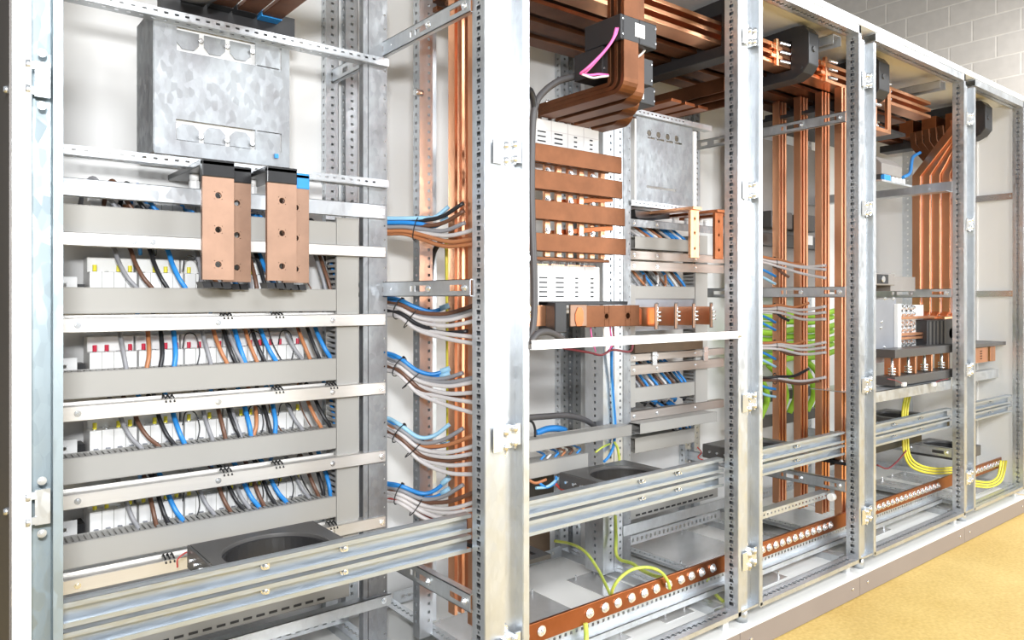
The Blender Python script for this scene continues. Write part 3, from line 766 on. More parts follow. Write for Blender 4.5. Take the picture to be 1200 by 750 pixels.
# angle in front of the bars at the bottom of the third cabinet
t=thing('perforated_angle','perforated galvanised angle low across the narrow third cabinet','metal rail',(2.2,1.30,.305))
b=MB(); b.sheet((1.86,1.30,.305),X,Z,.55,.022,.0015,[(u-.004,u+.004,.008,.014) for u in [.02+.02*k for k in range(26)]]); b.box(1.86,2.41,1.30,1.33,.3255,.327); b.build('angle','galv',t)
MB().cyl((2.385,1.285,.312),(2.405,1.285,.312),.013,16).build('end_cap','whitep',t,bevel=.002,label='white plastic end cap')

# ================================================================ CABLE BUNDLES
def bundle(start, mids, ends, xend, label, grp, r=.0052):
    """start (px,py,y); mids list of (px,py,y) ; ends list (px,py,colour,kink)"""
    S=AY(*start); MD=[AY(*m) for m in mids]
    for n,(px,py,cn,f) in enumerate(ends):
        E=AX(px,py,xend)
        o=Vector((0,.0054 if n%2 else -.0054,(.0053*(len(ends)-1)/2-.0053*n)))
        P=[S+o+Vector((-.03,.03,0)), S+o]
        for q,m in enumerate(MD):
            P.append(m+o*(1+.1*q)+ (E-m)*(.0 if q<len(MD)-1 else .10))
        a=P[-1]; d=(E-a)
        P.append(a+d*.5+Vector((0,0,-.012 if E.z>a.z-.02 else -.004)))
        P.append(E)
        m={'blue':'w_blue','pale':'w_pale','white':'w_white','brown':'w_brown','black':'w_black','grey':'w_grey','orange':'w_orange','red':'w_red','lblue':'w_lblue'}[cn]
        o_=wire('bundle_cable',P,r,m,'%s cable, %s %s'%({'pale':'pale grey','lblue':'pale blue'}.get(cn,cn),('highest','second highest','third','fourth','fifth','sixth','seventh','eighth','lowest')[n] if n<len(ends)-1 else 'lowest',label),'cable',grp,n=6)
        # sleeve on the blue ends
        if cn=='blue':
            e=P[-1]; s_=P[-2]; d=(e-s_); MB().tube([s_+d*.45,e+d*.02],r*1.35,10).build('end_sleeve','w_lblue',o_,label='pale blue sleeve')
    return MD
def tie(p,t,r,label):
    t=Vector(t).normalized(); up=Vector((0,0,1)); a=t.cross(up).normalized(); b_=t.cross(a)
    P=[Vector(p)+(a*math.cos(2*math.pi*k/20)*r*.95+b_*math.sin(2*math.pi*k/20)*r*1.15) for k in range(21)]
    o=MB().tube(P,.0013,6); o.obox(Vector(p)+b_*-r*1.2,t,a,b_,.003,.0025,.002)
    return o.build('cable_tie','black',None,label,'cable tie','cable ties')
BL=['uppermost','second','third','fourth','lowest']
BS=[((453,265,1.645),[(475,265,1.60),(488,268,1.58)],[(526,242,'lblue',0),(543,238,'black',0),(526,256,'blue',0),(544,247,'brown',0),(545,261,'grey',0),(560,268,'pale',0),(560,279,'orange',0),(553,286,'orange',0)]),
    ((453,359,1.645),[(468,362,1.595),(482,373,1.575)],[(526,358,'blue',0),(526,370,'blue',0),(558,357,'brown',0),(558,363,'grey',0),(558,366,'pale',0),(558,376,'pale',0),(548,388,'black',0),(558,395,'pale',0),(558,403,'pale',0)]),
    ((453,424,1.645),[(468,430,1.595),(482,446,1.575)],[(527,432,'blue',0),(527,438,'blue',0),(543,437,'grey',0),(558,442,'grey',0),(558,447,'pale',0),(558,460,'pale',0),(545,464,'brown',0),(558,472,'pale',0),(558,485,'pale',0)]),
    ((453,500,1.645),[(468,508,1.595),(485,526,1.575)],[(527,497,'lblue',0),(527,520,'blue',0),(543,502,'grey',0),(553,511,'orange',0),(558,522,'pale',0),(558,531,'pale',0),(548,536,'brown',0),(558,543,'pale',0),(558,556,'pale',0)]),
    ((453,576,1.645),[(468,579,1.595),(488,592,1.575)],[(527,559,'blue',0),(527,573,'blue',0),(543,568,'grey',0),(556,577,'brown',0),(558,588,'pale',0),(558,596,'pale',0),(548,604,'pale',0),(520,612,'red',0),(540,612,'pale',0)])]
for k,(s,mi,en) in enumerate(BS):
    MD=bundle(s,mi,en,1.022,'in the %s bundle beside the leftmost cabinet'%BL[k],'cables of the bundles right of the leftmost cabinet')
    tie(MD[-1],MD[-1]-MD[0],.025,'black cable tie around the %s cable bundle right of the leftmost cabinet, right one'%BL[k])
    if k: tie(MD[0],MD[-1]-AY(*s),.023,'black cable tie around the %s cable bundle right of the leftmost cabinet, left one'%BL[k])
S3B=[(308,[(942,310,'orange',0),(968,311,'pale',0),(968,316,'pale',0),(925,325,'brown',0),(968,326,'pale',0)],[(905,322)]),
     (362,[(948,355,'orange',0),(968,359,'pale',0),(968,366,'pale',0),(925,376,'black',0),(968,374,'pale',0)],[(903,350)]),
     (405,[(944,399,'orange',0),(968,401,'pale',0),(968,407,'pale',0),(940,415,'brown',0),(968,413,'pale',0)],[(907,398)]),
     (444,[(948,432,'black',0),(968,442,'pale',0),(960,446,'brown',0)],[(907,435)])]
for k,(py,en,bl) in enumerate(S3B):
    MD=bundle((890,py-4 if k==0 else py,1.60),[(900,py-2 if k==0 else py,1.59),(908,py,1.575)],en,2.54,'in the %s bundle crossing the bars behind the narrow cabinet'%(BL[k] if k<3 else 'lowest'),'cables of the bundles behind the third cabinet')
    tie(MD[-1],X*.7-Y*.3,.017,'black cable tie around the %s bundle crossing the bars behind the third cabinet'%(BL[k] if k<3 else 'lowest'))
    for q in range(2):
        px,pb=bl[0]; 
        wire('bundle_cable',[AY(888,py+6+8*q,1.62),AY(898,py+10+9*q,1.60),AX(909,py+16+9*q if k<3 else py+12+9*q,2.54)],.005,'w_blue' if (q==0 or k==1) else 'w_lblue','blue cable sagging below the %s bundle behind the third cabinet, %s one'%(BL[k] if k<3 else 'lowest','upper' if q==0 else 'lower'),'cable','cables of the bundles behind the third cabinet')
# black cable and green yellow strip beside the left vertical bars
wire('power_cable',[AY(517,282,1.60),AY(508,297,1.62),AY(505,322,1.65),AY(503,380,1.68),AY(502,420,1.70)],.007,'w_black','black cable hanging beside the vertical copper bars right of the leftmost cabinet')
wire('earth_cable',[AY(523,280,1.60),AY(524,330,1.60),AY(525,480,1.60),AY(525,560,1.60)],.005,'w_yel','yellow cable running down just left of the vertical bars, right of the leftmost cabinet')
b=MB(); b.box(1.06,1.072,1.66,1.69,.13,1.75); b.build('support_profile','galv',None,'narrow galvanised upright just behind the vertical bars right of the leftmost cabinet','metal post')
t=thing('latch_knob','small grey knob on the upright behind the leftmost cabinet side rail','knob',tuple(AY(486,108,1.60))); p=AY(486,108,1.60); MB().cyl(p,p+X*.022,.009,14).build('knob','zinc',t,bevel=.002)

# ================================================================ SECOND CABINET
# riser bars with transformers
RX=[1.29,1.355,1.42,1.485]; RYF=[1.213,1.252,1.325,1.405]; RZB=[1.455,1.452,1.449,1.446]
for k in range(4):
    x0,yf,zb=RX[k],RYF[k],RZB[k]; w=.050
    t=thing('riser_busbar','thick brown copper bar bent up from the upper white breaker, %s of four'%('front' if k==0 else 'rearmost' if k==3 else NTH[k]),'copper bar',(x0+.02,yf,zb),'bent riser bars of the second cabinet')
    for j in range(3):
        th=.0106; o=j*.0108
        rad=.012+o
        P=[(0,1.505,zb+.03-o),(0,yf+.034-o+rad*0+.02,zb+.03-o)]
        yb=yf+.032-o*1.0; zc=zb+.030-o
        pts=[(x0+w/2,1.505,zc)]
        for a in range(0,7):
            an=math.pi/2*a/6; R_=.008+o
            pts.append((x0+w/2,yb+.008-R_*math.sin(an), zc+R_*0+ (R_)*(1-math.cos(an))))
        pts.append((x0+w/2,pts[-1][1],1.722 if k else 1.83))
        MB().strip(pts,w*(.62 if False else 1),th,X).build('lamination','copd',t,bevel=.0008)
    b=MB(); b.bolt((x0+w/2,1.495,zb+.034),Z,.008,.010); b.bolt((x0+w/2,1.470,zb+.034),Z,.006,.007); b.build('bolt','zinc',t)
def ct(x0,x1,y0,y1,z0,z1,hole,lab):
    t=thing('current_transformer',lab,'current transformer',((x0+x1)/2,(y0+y1)/2,z0),'black current transformers')
    hx0,hx1,hy0,hy1=hole
    b=MB(); b.sheet((x0,y0,z0),X,Y,x1-x0,y1-y0,z1-z0,[(hx0-x0,hx1-x0,hy0-y0,hy1-y0)]); b.build('housing','black',t,bevel=.003)
    zc=(z0+z1)/2; xc=x0+(x1-x0)*.52
    rl=MB().box(xc-.017,xc+.017,y0-.0008,y0,zc-.014,zc+.018).build('rating_label','whitep',t,label='white label')
    b=MB()
    for i_ in range(5): b.box(xc-.013,xc+.010-.003*(i_%2),y0-.0012,y0-.0007,zc-.010+.005*i_,zc-.0085+.005*i_)
    b.build('label_print','mgrey',rl)
    b=MB()
    for (xa,zq) in ((x0+.006,z0+.012),(x0+.006,z1-.012),(x1-.006,z0+.012),(x1-.006,z1-.012)): b.cyl((xa,y0-.002,zq),(xa,y0+.002,zq),.0025,8)
    b.cyl((xc,y0+.02,z1),(xc,y0+.02,z1+.008),.004,8)
    b.build('screw','zinc',t); return t
ct(1.278,1.405,1.196,1.316,1.578,1.638,(1.287,1.343,1.205,1.256),'black current transformer clamped on the foremost riser bar, nearest the viewer')
ct(1.272,1.452,1.249,1.345,1.510,1.574,(1.350,1.410,1.2505,1.296),'black current transformer just below and behind the nearest one')
ct(1.405,1.535,1.312,1.40,1.485,1.535,(1.417,1.473,1.319,1.372),'lowest black current transformer, above the tops of the pale wires')
# pale and pink secondary wires
wire('control_wire',[AY(722,33,1.19),AY(718,46,1.19),AY(708,60,1.20),AY(690,78,1.22),AY(680,86,1.24)],.0030,'w_pink','pink wire hanging from the nearest current transformer, front one')
wire('control_wire',[AY(724,33,1.195),AY(721,42,1.19),AY(712,56,1.195),AY(694,77,1.22),AY(684,87,1.24)],.0026,'w_pink','pink wire hanging from the nearest current transformer, rear one')
wire('control_wire',[AY(680,86,1.24),AY(690,88,1.24),AY(702,87,1.235),AY(713,88,1.235)],.0028,'w_pink','pink wire running level to the foot of the foremost riser bar, upper one')
wire('control_wire',[AY(682,87,1.24),AY(694,91,1.235),AY(704,90,1.235),AY(713,89,1.235)],.0026,'w_white','white wire running level to the foot of the foremost riser bar')
wire('control_wire',[AY(733,-3,1.25),AY(736,8,1.24),AY(740,17,1.22)],.0028,'w_white','white wire above the nearest current transformer')
wire('control_wire',[AY(762,39,1.23),AY(759,53,1.22),AY(752,63,1.22),AY(741,71,1.24)],.0028,'w_white','pale wire curving down at the right of the foremost riser bar, upper one')
wire('control_wire',[AY(760,83,1.30),AY(757,91,1.28),AY(750,95,1.26),AY(741,96,1.25)],.0026,'w_white','pale wire curving down at the right of the foremost riser bar, lower one')
b=MB(); p=AY(745,46,1.225); b.cyl(p+Vector((-.012,0,-.004)),p+Vector((.03,-.01,.006)),.0045,8); b.cyl(p+Vector((-.012,0,-.004)),p+Vector((-.004,-.003,-.001)),.008,6); b.build('clamp_bolt','zinc',None,'bright bolt with nut under the nearest current transformer','bolt')
wire('power_cable',[AY(692,83,1.36),AY(676,89,1.36),AY(655,95,1.37),AY(638,107,1.38),AY(628,122,1.38),AY(624,150,1.38),AY(623,230,1.38),AY(626,330,1.38),AY(625,380,1.38),AY(618,402,1.38)],.0085,'cable','thick dark grey cable curving down at the left of the second cabinet')
wire('power_cable',[AY(622,400,1.30),AY(630,391,1.31),AY(642,389,1.33),AY(654,394,1.35),AY(662,400,1.37)],.008,'cable','dark grey cable arching just above the front shelf bar of the second cabinet')
wire('power_cable',[AY(616,104,1.36),AY(622,108,1.37),AY(626,124,1.38),AY(624,150,1.39)],.0085,'w_black','black cable looping at the very left edge of the second cabinet')
# white power breakers
def mccb(px0,px1,pyt,pyb,y,lab,rows):
    p0=AY(px0,pyt,y); p1=AY(px1,pyt,y); zb=zz(px0,pyb,y)
    z1=(p0.z+zz(px1,pyt+6 if pyt<300 else pyt-1,y))/2
    t=thing('power_breaker',lab,'circuit breaker',((p0.x+p1.x)/2,y,zb))
    w=p1.x-p0.x
    b=MB(); b.box(p0.x,p1.x,y,y+.10,zb,z1)
    b.build('body','whitep',t,bevel=.003)
    b=MB()
    for k in range(4):
        x0=p0.x+w*(k+.5)/4
        for r in range(rows): b.box(x0-.019+(.012 if k>1 else 0),x0+.010-(.006 if k>1 else 0),y-.0008,y+.001,z1-.036-.0125*r,z1-.032-.0125*r)
    b.build('vent_slot','black',t)
    b=MB()
    for k in range(1,4): b.box(p0.x+w*k/4-.0012,p0.x+w*k/4+.0012,y-.0006,y+.002,zb,z1)
    b.box(p0.x,p1.x,y-.0006,y+.002,z1-.029,z1-.0275)
    b.build('joint','w_pale',t)
    for k in range(4):
        for dx in (-.012,.012): MB().bolt((p0.x+w*(k+.5)/4+dx,y+.03,z1),Z,.008,.012).build('terminal_bolt','zinc',t)
    b=MB()
    for k in range(4): b.box(p0.x+w*(k+.5)/4-.024,p0.x+w*(k+.5)/4+.024,y+.012,y+.05,z1,z1+.003)
    b.build('terminal_pad','cop',t)
    return p0.x,p1.x,z1
mccb(626,702,142,215,1.50,'white power breaker with vent slots above the stacked flat copper bars',5)
mccb(628,703,312,368,1.50,'white power breaker with vent slots below the stacked flat copper bars',5)
# four stacked flat bars
HB=[(1.320,1.366,1.528),(1.2515,1.2995,1.530),(1.176,1.2245,1.541),(1.096,1.141,1.545)]
for k,(z0,z1,xe) in enumerate(HB):
    y=1.425
    t=thing('flat_busbar','broad flat copper bar across the second cabinet, %s of the four stacked'%('topmost','second','third','lowest')[k],'copper bar',(1.3,y,z0),'stacked flat bars')
    b=MB().box(1.05,xe,y,y+.010,z0,z1); b.build('front_bar','copd',t,bevel=.001)
    b=MB().box(1.05,xe-.03,y+.020,y+.030,z0,z1); b.build('rear_bar','copd',t,bevel=.001)
    if k: MB().box(1.185,1.225,y+.035,y+.07,z1+.006,z1+.030).build('insulator','black',t,bevel=.004,label='black spacer block')
for k in range(6):
    x=1.285+.041*k
    t=thing('link_bar','narrow vertical copper strip behind the stacked flat bars, %s'%('leftmost','second','third','fourth','fifth','rightmost')[k],'copper bar',(x,1.475,1.09),'copper link strips')
    MB().box(x,x+.018,1.470,1.480,1.085,1.335).build('strip','cop',t,bevel=.001)
    b=MB()
    for zz_ in (1.235,1.155,1.31): b.bolt((x+.009,1.470,zz_-.012*(k%2)),-Y,.006,.005)
    b.build('bolt','zinc',t)
for q,(za,zb_) in enumerate(((1.232,1.252),(1.150,1.172))):
    MB().strip([(1.33,1.50,za),(1.52,1.455,zb_)],.010,.014,Y).build('diagonal_bar','cope',None,'slanting copper bar seen in the %s gap of the stacked flat bars'%('upper' if q==0 else 'lower'),'copper bar',bevel=.001)
t=thing('insulator_block','black insulator block under the lowest stacked flat bar','insulator',(1.19,1.46,1.06)); MB().box(1.165,1.225,1.45,1.50,1.062,1.092).build('block','black',t,bevel=.005); 
MB().bolt((1.21,1.45,1.078),-Y,.006,.006).build('bolt','zinc',t)
MB().box(1.235,1.51,1.455,1.50,1.075,1.083).build('flat_busbar','copd',None,'flat copper bar lying just above the lower white breaker','copper bar',bevel=.001)
# thick lower bar assembly
t=thing('thick_busbar','thick copper bar with a bolt hole in front of the lower white breaker','copper bar',(1.44,1.40,.90))
zb_,zt_=.900,.957
b=MB(); b.sheet((1.365,1.40,zb_),X,Z,.207,zt_-zb_,-.03,rounds=[((AY(711,0,1.4).x-1.365),.028,.007),((AY(736,0,1.4).x-1.365),.028,.008)]); b.build('bar','copd',t,bevel=.0008)
b=MB(); b.sheet((1.3085,1.398,zb_+.004),X,Z,.058,zt_-zb_-.002,-.006); b.build('end_plate','copp',t,bevel=.0008,label='pale copper end plate')
x0=AY(679,0,1.397).x; zc=(zb_+zt_)/2
MB().prism([(x0-.010,zc-.024),(x0+.008,zc-.024),(x0+.014,zc-.010),(x0+.014,zc+.012),(x0+.006,zc+.024),(x0-.006,zc+.024),(x0-.015,zc+.008),(x0-.015,zc-.010)],'y',1.396,1.3985).build('cut_out','cope',t,label='dark octagonal recess')
t=thing('busbar_clamp','black insulating clamp around the left end of the thick copper bar','insulator',(1.3,1.42,.88)); b=MB(); b.box(1.262,1.302,1.405,1.47,.888,.966); b.box(1.262,1.56,1.432,1.47,.958,.968); b.build('frame','black',t,bevel=.002)
t=thing('copper_lug','bolted copper tongue left of the black insulating clamp','copper bar',(1.24,1.43,.90)); MB().box(1.19,1.262,1.44,1.45,.905,.958).build('tongue','cop',t,bevel=.001)
b=MB(); 
for dz in (.918,.945): b.bolt((1.215,1.44,dz),-Y,.008,.010)
b.build('bolt','zinc',t)
for q,(px,cn) in enumerate(((692,'w_pink'),(707,'w_white'),(715,'w_pink'),(718,'w_dred'))):
    wire('control_wire',[AY(px,382,1.43),AY(px+1,392,1.43),AY(px+3,402,1.44),AY(px+6-4*q,412,1.46)],.0022,cn,('pink','white','second pink','dark red')[q]+' thin wire dropping below the thick copper bar','wire','wires under the thick bar')
wire('control_wire',[AY(660,408,1.52),AY(690,413,1.53),AY(705,416,1.53),AY(718,410,1.53),AY(738,412,1.53),AY(742,402,1.53)],.0035,'w_dred','dark red wires swagged just under the front shelf bar, second cabinet')
# front shelf bar
t=thing('shelf_bar','pale steel shelf bar bolted across the front of the second cabinet','metal rail',(1.38,1.19,.86))
b=MB(); b.box(1.005,1.748,1.190,1.1925,.868,.888); b.box(1.008,1.741,1.1905,1.1985,.8865,.888); b.box(1.005,1.748,1.1905,1.1975,.868,.8695); b.build('tray','rail',t)
MB().bolt((1.738,1.19,.876),-Y,.006,.005).build('bolt','zinc',t)
# trunking in the second cabinet
t=duct('grey trunking at mid height in the second cabinet, joining the narrow cabinet trunking',1.28,1.722,.555,.587,1.565,.05,False)
duct('short grey comb trunking above the ring transformer of the second cabinet',1.27,1.545,.479,.521,1.575,.06,True)
for k,(px,cn) in enumerate(((634,'blue'),(641,'grey'),(650,'blue'),(658,'orange'),(667,'brown'),(676,'blue'))):
    a=AY(px,0,1.61).x
    wire('control_wire',[(a-.012,1.61,.508),(a-.004,1.60,.524),(a+.012,1.61,.530),(a+.02,1.66,.534)],.0034,{'blue':'w_blue','grey':'w_white','orange':'w_orange','brown':'w_brown'}[cn],'%s wire poking out of the short comb trunking, %s from the left'%(cn,NTH[k]),'wire','wires of the short comb trunking')
for k,(pts,cn) in enumerate((([(620,563),(628,566),(640,562)],'orange'),([(632,566),(640,571),(650,566),(652,558)],'blue'),([(628,572),(642,570),(655,560)],'lblue'),([(650,566),(660,574),(672,571)],'red'))):
    wire('control_wire',[AY(a,b_,1.56) for a,b_ in pts],.004,{'orange':'w_orange','blue':'w_blue','lblue':'w_lblue','red':'w_red'}[cn],'%s wire looping below the short comb trunking of the second cabinet'%({'lblue':'pale blue'}.get(cn,cn)),'wire')
wire('power_cable',[AY(614,490,1.58),AY(640,488,1.60),AY(665,487,1.62),AY(685,492,1.64),AY(698,500,1.66)],.009,'cable','thick dark grey cable arching over the mid height trunking of the second cabinet')
wire('power_cable',[AY(628,508,1.66),AY(640,503,1.66),AY(652,502,1.66),AY(662,504,1.68)],.010,'w_blue','short thick blue cable behind the mid height trunking of the second cabinet')
wire('control_wire',[AY(617,492,1.59),AY(624,495,1.60),AY(627,503,1.60),AY(627,512,1.60)],.0035,'w_black','thin black wire bending into the mid height trunking, second cabinet')
wire('control_wire',[AY(717,404,1.60),AY(717,440,1.61),AY(719,470,1.61),AY(721,500,1.61),AY(719,522,1.61),AY(714,534,1.60),AY(708,541,1.59)],.0045,'w_blue','blue wire running down the post between the second and third cabinets')
wire('control_wire',[AY(716,404,1.605),AY(716,440,1.612),AY(717.5,470,1.612),AY(719.5,500,1.612)],.0030,'w_lblue','pale blue wire running down beside the blue wire on the post')
wire('earth_wire',[AY(720,518,1.60),AY(724,526,1.60),AY(726,540,1.60)],.004,'w_gy','green yellow wire hanging beside the blue wire above the ring transformer')
wire('earth_wire',[AY(715,520,1.60),AY(706,524,1.58),AY(698,530,1.57)],.003,'w_gy','short green yellow wire with white plug left of the blue wire')
wire('earth_wire',[AY(721,604,1.60),AY(722,630,1.60),AY(722,648,1.59),AY(727,656,1.56),AY(740,660,1.50),AY(752,668,1.44),AY(768,675,1.36),AY(782,677,1.31)],.0052,'w_gy','thick green yellow wire coming down the post to the earth bar, second cabinet')
wire('earth_wire',[AY(650,634,1.66),AY(668,637,1.60),AY(685,646,1.52),AY(700,666,1.44),AY(712,690,1.34),AY(716,700,1.30)],.0042,'w_gy','green yellow wire sloping from the rear down to the earth bar, second cabinet')
wire('earth_wire',[AY(716,700,1.31),AY(719,688,1.29),AY(728,676,1.28),AY(742,667,1.275),AY(760,665,1.275),AY(774,670,1.275),AY(782,680,1.275),AY(785,690,1.277)],.0042,'w_gy','green yellow wire arching up and over in front of the earth bar, second cabinet')
wire('earth_wire',[AY(686,730,1.285),AY(687,742,1.28),AY(687,760,1.27)],.006,'w_gy','thick green yellow wire hanging down from the earth bar near the left')
wire('earth_wire',[AY(828,672,1.30),AY(832,688,1.31),AY(840,698,1.33),AY(850,707,1.35)],.0055,'w_gy','green yellow wire hanging from the right end of the earth bar, second cabinet')

# ================================================================ THIRD (NARROW) CABINET
YT=1.65
def z3(pl,pr): # heights of a rail from pixel rows at its left (735) and right (850) ends
    return (zz(735,pl,YT)+zz(850,pr,YT))/2
T3=[(256.5,265,266,275),(292,302.5,301,310),(306.7,316.7,309.5,320.5),(415,424.5,408,415),(431,441,417.5,429),(482,493,469,478)]
XA3,XB3=1.768,2.31
for k,(a,b_,c,d) in enumerate(T3):
    z1,z0=z3(a,c),z3(b_,d)
    t=thing('mounting_rail',NAMES6[k]+' brown grey steel rail behind the opening of the narrow third cabinet','metal rail',(2.0,YT,z0),'rails of the third cabinet')
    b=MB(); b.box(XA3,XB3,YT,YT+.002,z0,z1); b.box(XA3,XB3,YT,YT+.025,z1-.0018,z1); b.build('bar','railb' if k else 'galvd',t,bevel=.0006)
    for px in (743,770,815): MB().bolt((AY(px,0,YT).x,YT,(z0+z1)/2),-Y,.0045,.003).build('screw','zinc',t)
for k,px in enumerate((766,826)):
    x=AY(px,0,YT).x
    b=MB(); b.prism([(YT-.001,z3(412,405)),(YT-.001,z3(429,422)),(YT-.006,z3(429,422)),(YT-.006,z3(412,405))],'x',x-.011,x+.011); b.box(x-.011,x+.011,YT-.012,YT-.001,z3(417,410)-.002,z3(417,410))
    b.build('rail_clip','zinc',None,'small bright clip linking two rails of the narrow third cabinet, %s one'%('left' if k==0 else 'right'),'clip','rail clips')
D3=[(278,291.5,282,296),(335.5,350,336,350),(455,471.5,445.5,461),(511.5,533,501,513.5)]
D3Z=[]
XD3A,XD3B=1.845,2.155
for k,(a,b_,c,d) in enumerate(D3):
    z1,z0=z3(a,c),z3(b_,d); D3Z.append((z0,z1))
    duct(('topmost','second','third','lowest')[k]+' grey trunking of the narrow third cabinet',XD3A,XD3B,z0,z1,1.662,.055,True,group='trunking of the third cabinet')
vduct('grey vertical trunking at the left of the narrow third cabinet',1.80,1.843,.62,1.02,1.660,.055)
vduct('grey vertical trunking at the right of the narrow third cabinet',2.157,2.225,.60,1.20,1.660,.055)
MB().box(1.80,2.30,1.80,1.803,.55,1.30).build('backing_plate','white',None,'white sheet behind the wiring of the narrow third cabinet','metal sheet')
W3=[(0,['pale','white','orange brown','blue','white','orange brown','black','pale','blue','blue','white','blue'],RZ and z3(265,275)),
    (1,['grey','orange brown','brown','blue','black','white','brown','orange brown','blue','white','brown','blue'],z3(316.7,320.5)),
    (2,['grey','brown','blue','pale','blue','brown','white','blue','brown','black','blue','blue'],z3(441,429)),
    (3,['black','pale','blue','black','blue','blue'],z3(493,478))]
CM={'pale':'w_pale','white':'w_white','orange brown':'w_orange','blue':'w_blue','black':'w_black','brown':'w_brown','grey':'w_grey'}
for (k,cols,zt) in W3:
    zb=D3Z[k][1]; n=len(cols)
    for j,cn in enumerate(cols):
        x=1.862+.022*j if n>8 else 2.03+.02*j
        dx=.030+RND.uniform(-.006,.006); 
        if k==1 and j in (2,5,7): x+=dx; dx=-dx*.8
        wire('breaker_wire',[(x-.012,1.75,zt+.03),(x,1.715,zt+.006),(x+dx*.4,1.695,zt-(zt-zb)*.45),(x+dx,1.685,zb+.001),(x+dx*1.2,1.685,zb-.02)],.0048,CM[cn],'%s wire entering the %s trunking of the narrow third cabinet, %s along it'%(cn,('topmost','second','third','lowest')[k],ORD[j]),'wire','wires of the third cabinet')
for k in range(4):
    for j in range(3):
        zb=D3Z[k][1]
        breaker(1.855+.098*j,1.948+.098*j,zb-.04,zb+.012,'white breaker behind the %s trunking of the narrow third cabinet, %s one'%(('topmost','second','third','lowest')[k],('left','middle','right')[j]),'breakers of the third cabinet',1.73,1.79)
for j in range(5):
    a=1.90+.052*j; z=z3(472,462)
    wire('breaker_wire',[(a,1.70,D3Z[2][0]+.004),(a+.008,1.69,z-.004),(a+.024,1.685,z-.006),(a+.034,1.70,z-.018)],.0050,('w_black','w_blue','w_grey','w_blue','w_black')[j],'%s looped wire below the third trunking of the narrow cabinet, %s'%(('black','blue','grey','blue','black')[j],ORD[j]),'wire','wires of the third cabinet')
# plate
t=thing('mounting_plate','purple tinged galvanised plate with a white sticker, top of the narrow third cabinet','metal plate',(1.97,YT,1.28))
xp0,xp1,zp0,zp1=1.835,2.125,1.285,1.570
b=MB(); vb=zz(777,222,YT)-zp0; va=zz(777,172,YT)-zp0
hs=[(.055+.047*k,.055+.047*k+.036,va+.018,va+.024) for k in range(4)]+[(.05,.20,vb-.002,vb+.006)]
b.sheet((xp0,YT,zp0),X,Z,xp1-xp0,zp1-zp0,.0018,hs,[(.063+.047*k,va+.036,.0105) for k in range(4)])
b.build('plate','galvd',t)
MB().box(xp1,xp1+.018,YT-.006,YT+.004,zp0,zp1-.01).build('edge_strip','whitep',t,label='white edge strip'); MB().box(xp0-.010,xp0-.002,YT-.004,YT+.03,zp0,zp1-.01).build('edge_strip','whitep',t,label='white edge strip')
p=AY(775,203,YT); MB().box(p.x-.010,p.x+.010,YT-.001,YT,p.z-.007,p.z+.007).build('sticker','whitep',t,label='small white sticker')
for nm,zt_ in (('upper',1.590),('lower',1.293)):
    t=thing('perforated_angle',nm+' perforated angle holding the plate of the narrow third cabinet','metal rail',(2.0,YT-.01,zt_-.02))
    b=MB(); b.sheet((1.80,YT-.012,zt_-.016),X,Z,.42 if nm=='upper' else .30,.016,.0015,[(u-.004,u+.004,.006,.010) for u in [.02+.02*k for k in range(13)]]); b.sheet((1.80,YT-.012,zt_-.016),X,Y,.42 if nm=='upper' else .30,.03,-.0015,[(u-.004,u+.004,.011,.018) for u in [.02+.022*k for k in range(12)]])
    b.build('angle','galv',t)
# upper copper bars over the plate (front to back)
for k in range(3):
    x0=1.905+.07*k
    MB().box(x0,x0+.05,1.56,1.80,1.612,1.622).build('flat_busbar','cope',None,'red brown copper bar on edge above the narrow cabinet plate, %s'%('left','middle','right')[k],'copper bar','copper bars above the narrow plate',bevel=.001)
for k,(x,z0,z1) in enumerate(((2.06,1.652,1.698),(2.09,1.638,1.690),(2.13,1.622,1.672))):
    MB().box(x,x+.010,1.47,1.82,z0,z1).build('flat_busbar','copd',None,'long brown copper bar on edge running back above the narrow cabinet plate, %s'%('left','middle','right')[k],'copper bar','long bars above the narrow plate',bevel=.001)
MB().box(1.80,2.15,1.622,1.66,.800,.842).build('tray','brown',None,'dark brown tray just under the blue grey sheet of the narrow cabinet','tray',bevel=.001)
MB().box(1.30,1.47,1.64,1.70,.36,.47).build('control_device','black',None,'black device low at the left of the second cabinet behind looping wires','electrical device',bevel=.003)
MB().box(1.33,1.56,1.76,1.775,.185,.262).build('board','brown',None,'dark brown board low at the back of the second cabinet','board',bevel=.001)
# hanging copper bars with insulators
for k,(x0,x1) in enumerate(((1.925,1.968),(2.052,2.096),(2.165,2.20))):
    t=thing('copper_dropper','red brown copper strip hanging in front of the narrow cabinet rails, %s of three'%('left','middle','right')[k],'copper bar',(x0+.02,1.50,1.10),'hanging copper strips')
    b=MB(); b.sheet((x0,1.50,1.105),X,Z,x1-x0,.155,-.010,rounds=[((x1-x0)/2,v,.004) for v in (.03,.08,.125)]); b.box(x0,x1,1.49,1.74,1.258,1.268); b.build('bar','cop' if k==0 else 'cope',t,bevel=.001)
for k,px in enumerate((794,808,822,830)):
    x=AY(px,0,1.665).x
    insulator(x,1.675,z3(257,266),1.258,.0125,'white insulator on the topmost rail of the narrow cabinet, %s'%('leftmost','second','third','rightmost')[k],'white insulators of the third cabinet')
t=thing('sleeved_bar','black sleeved bars lying under the plate of the narrow third cabinet','insulator',(1.93,1.70,1.24)); MB().prism([(1.85,1.270),(2.03,1.270),(2.03,1.250),(1.87,1.238),(1.855,1.245)],'y',1.67,1.78).build('bar','sleeve',t,bevel=.003)
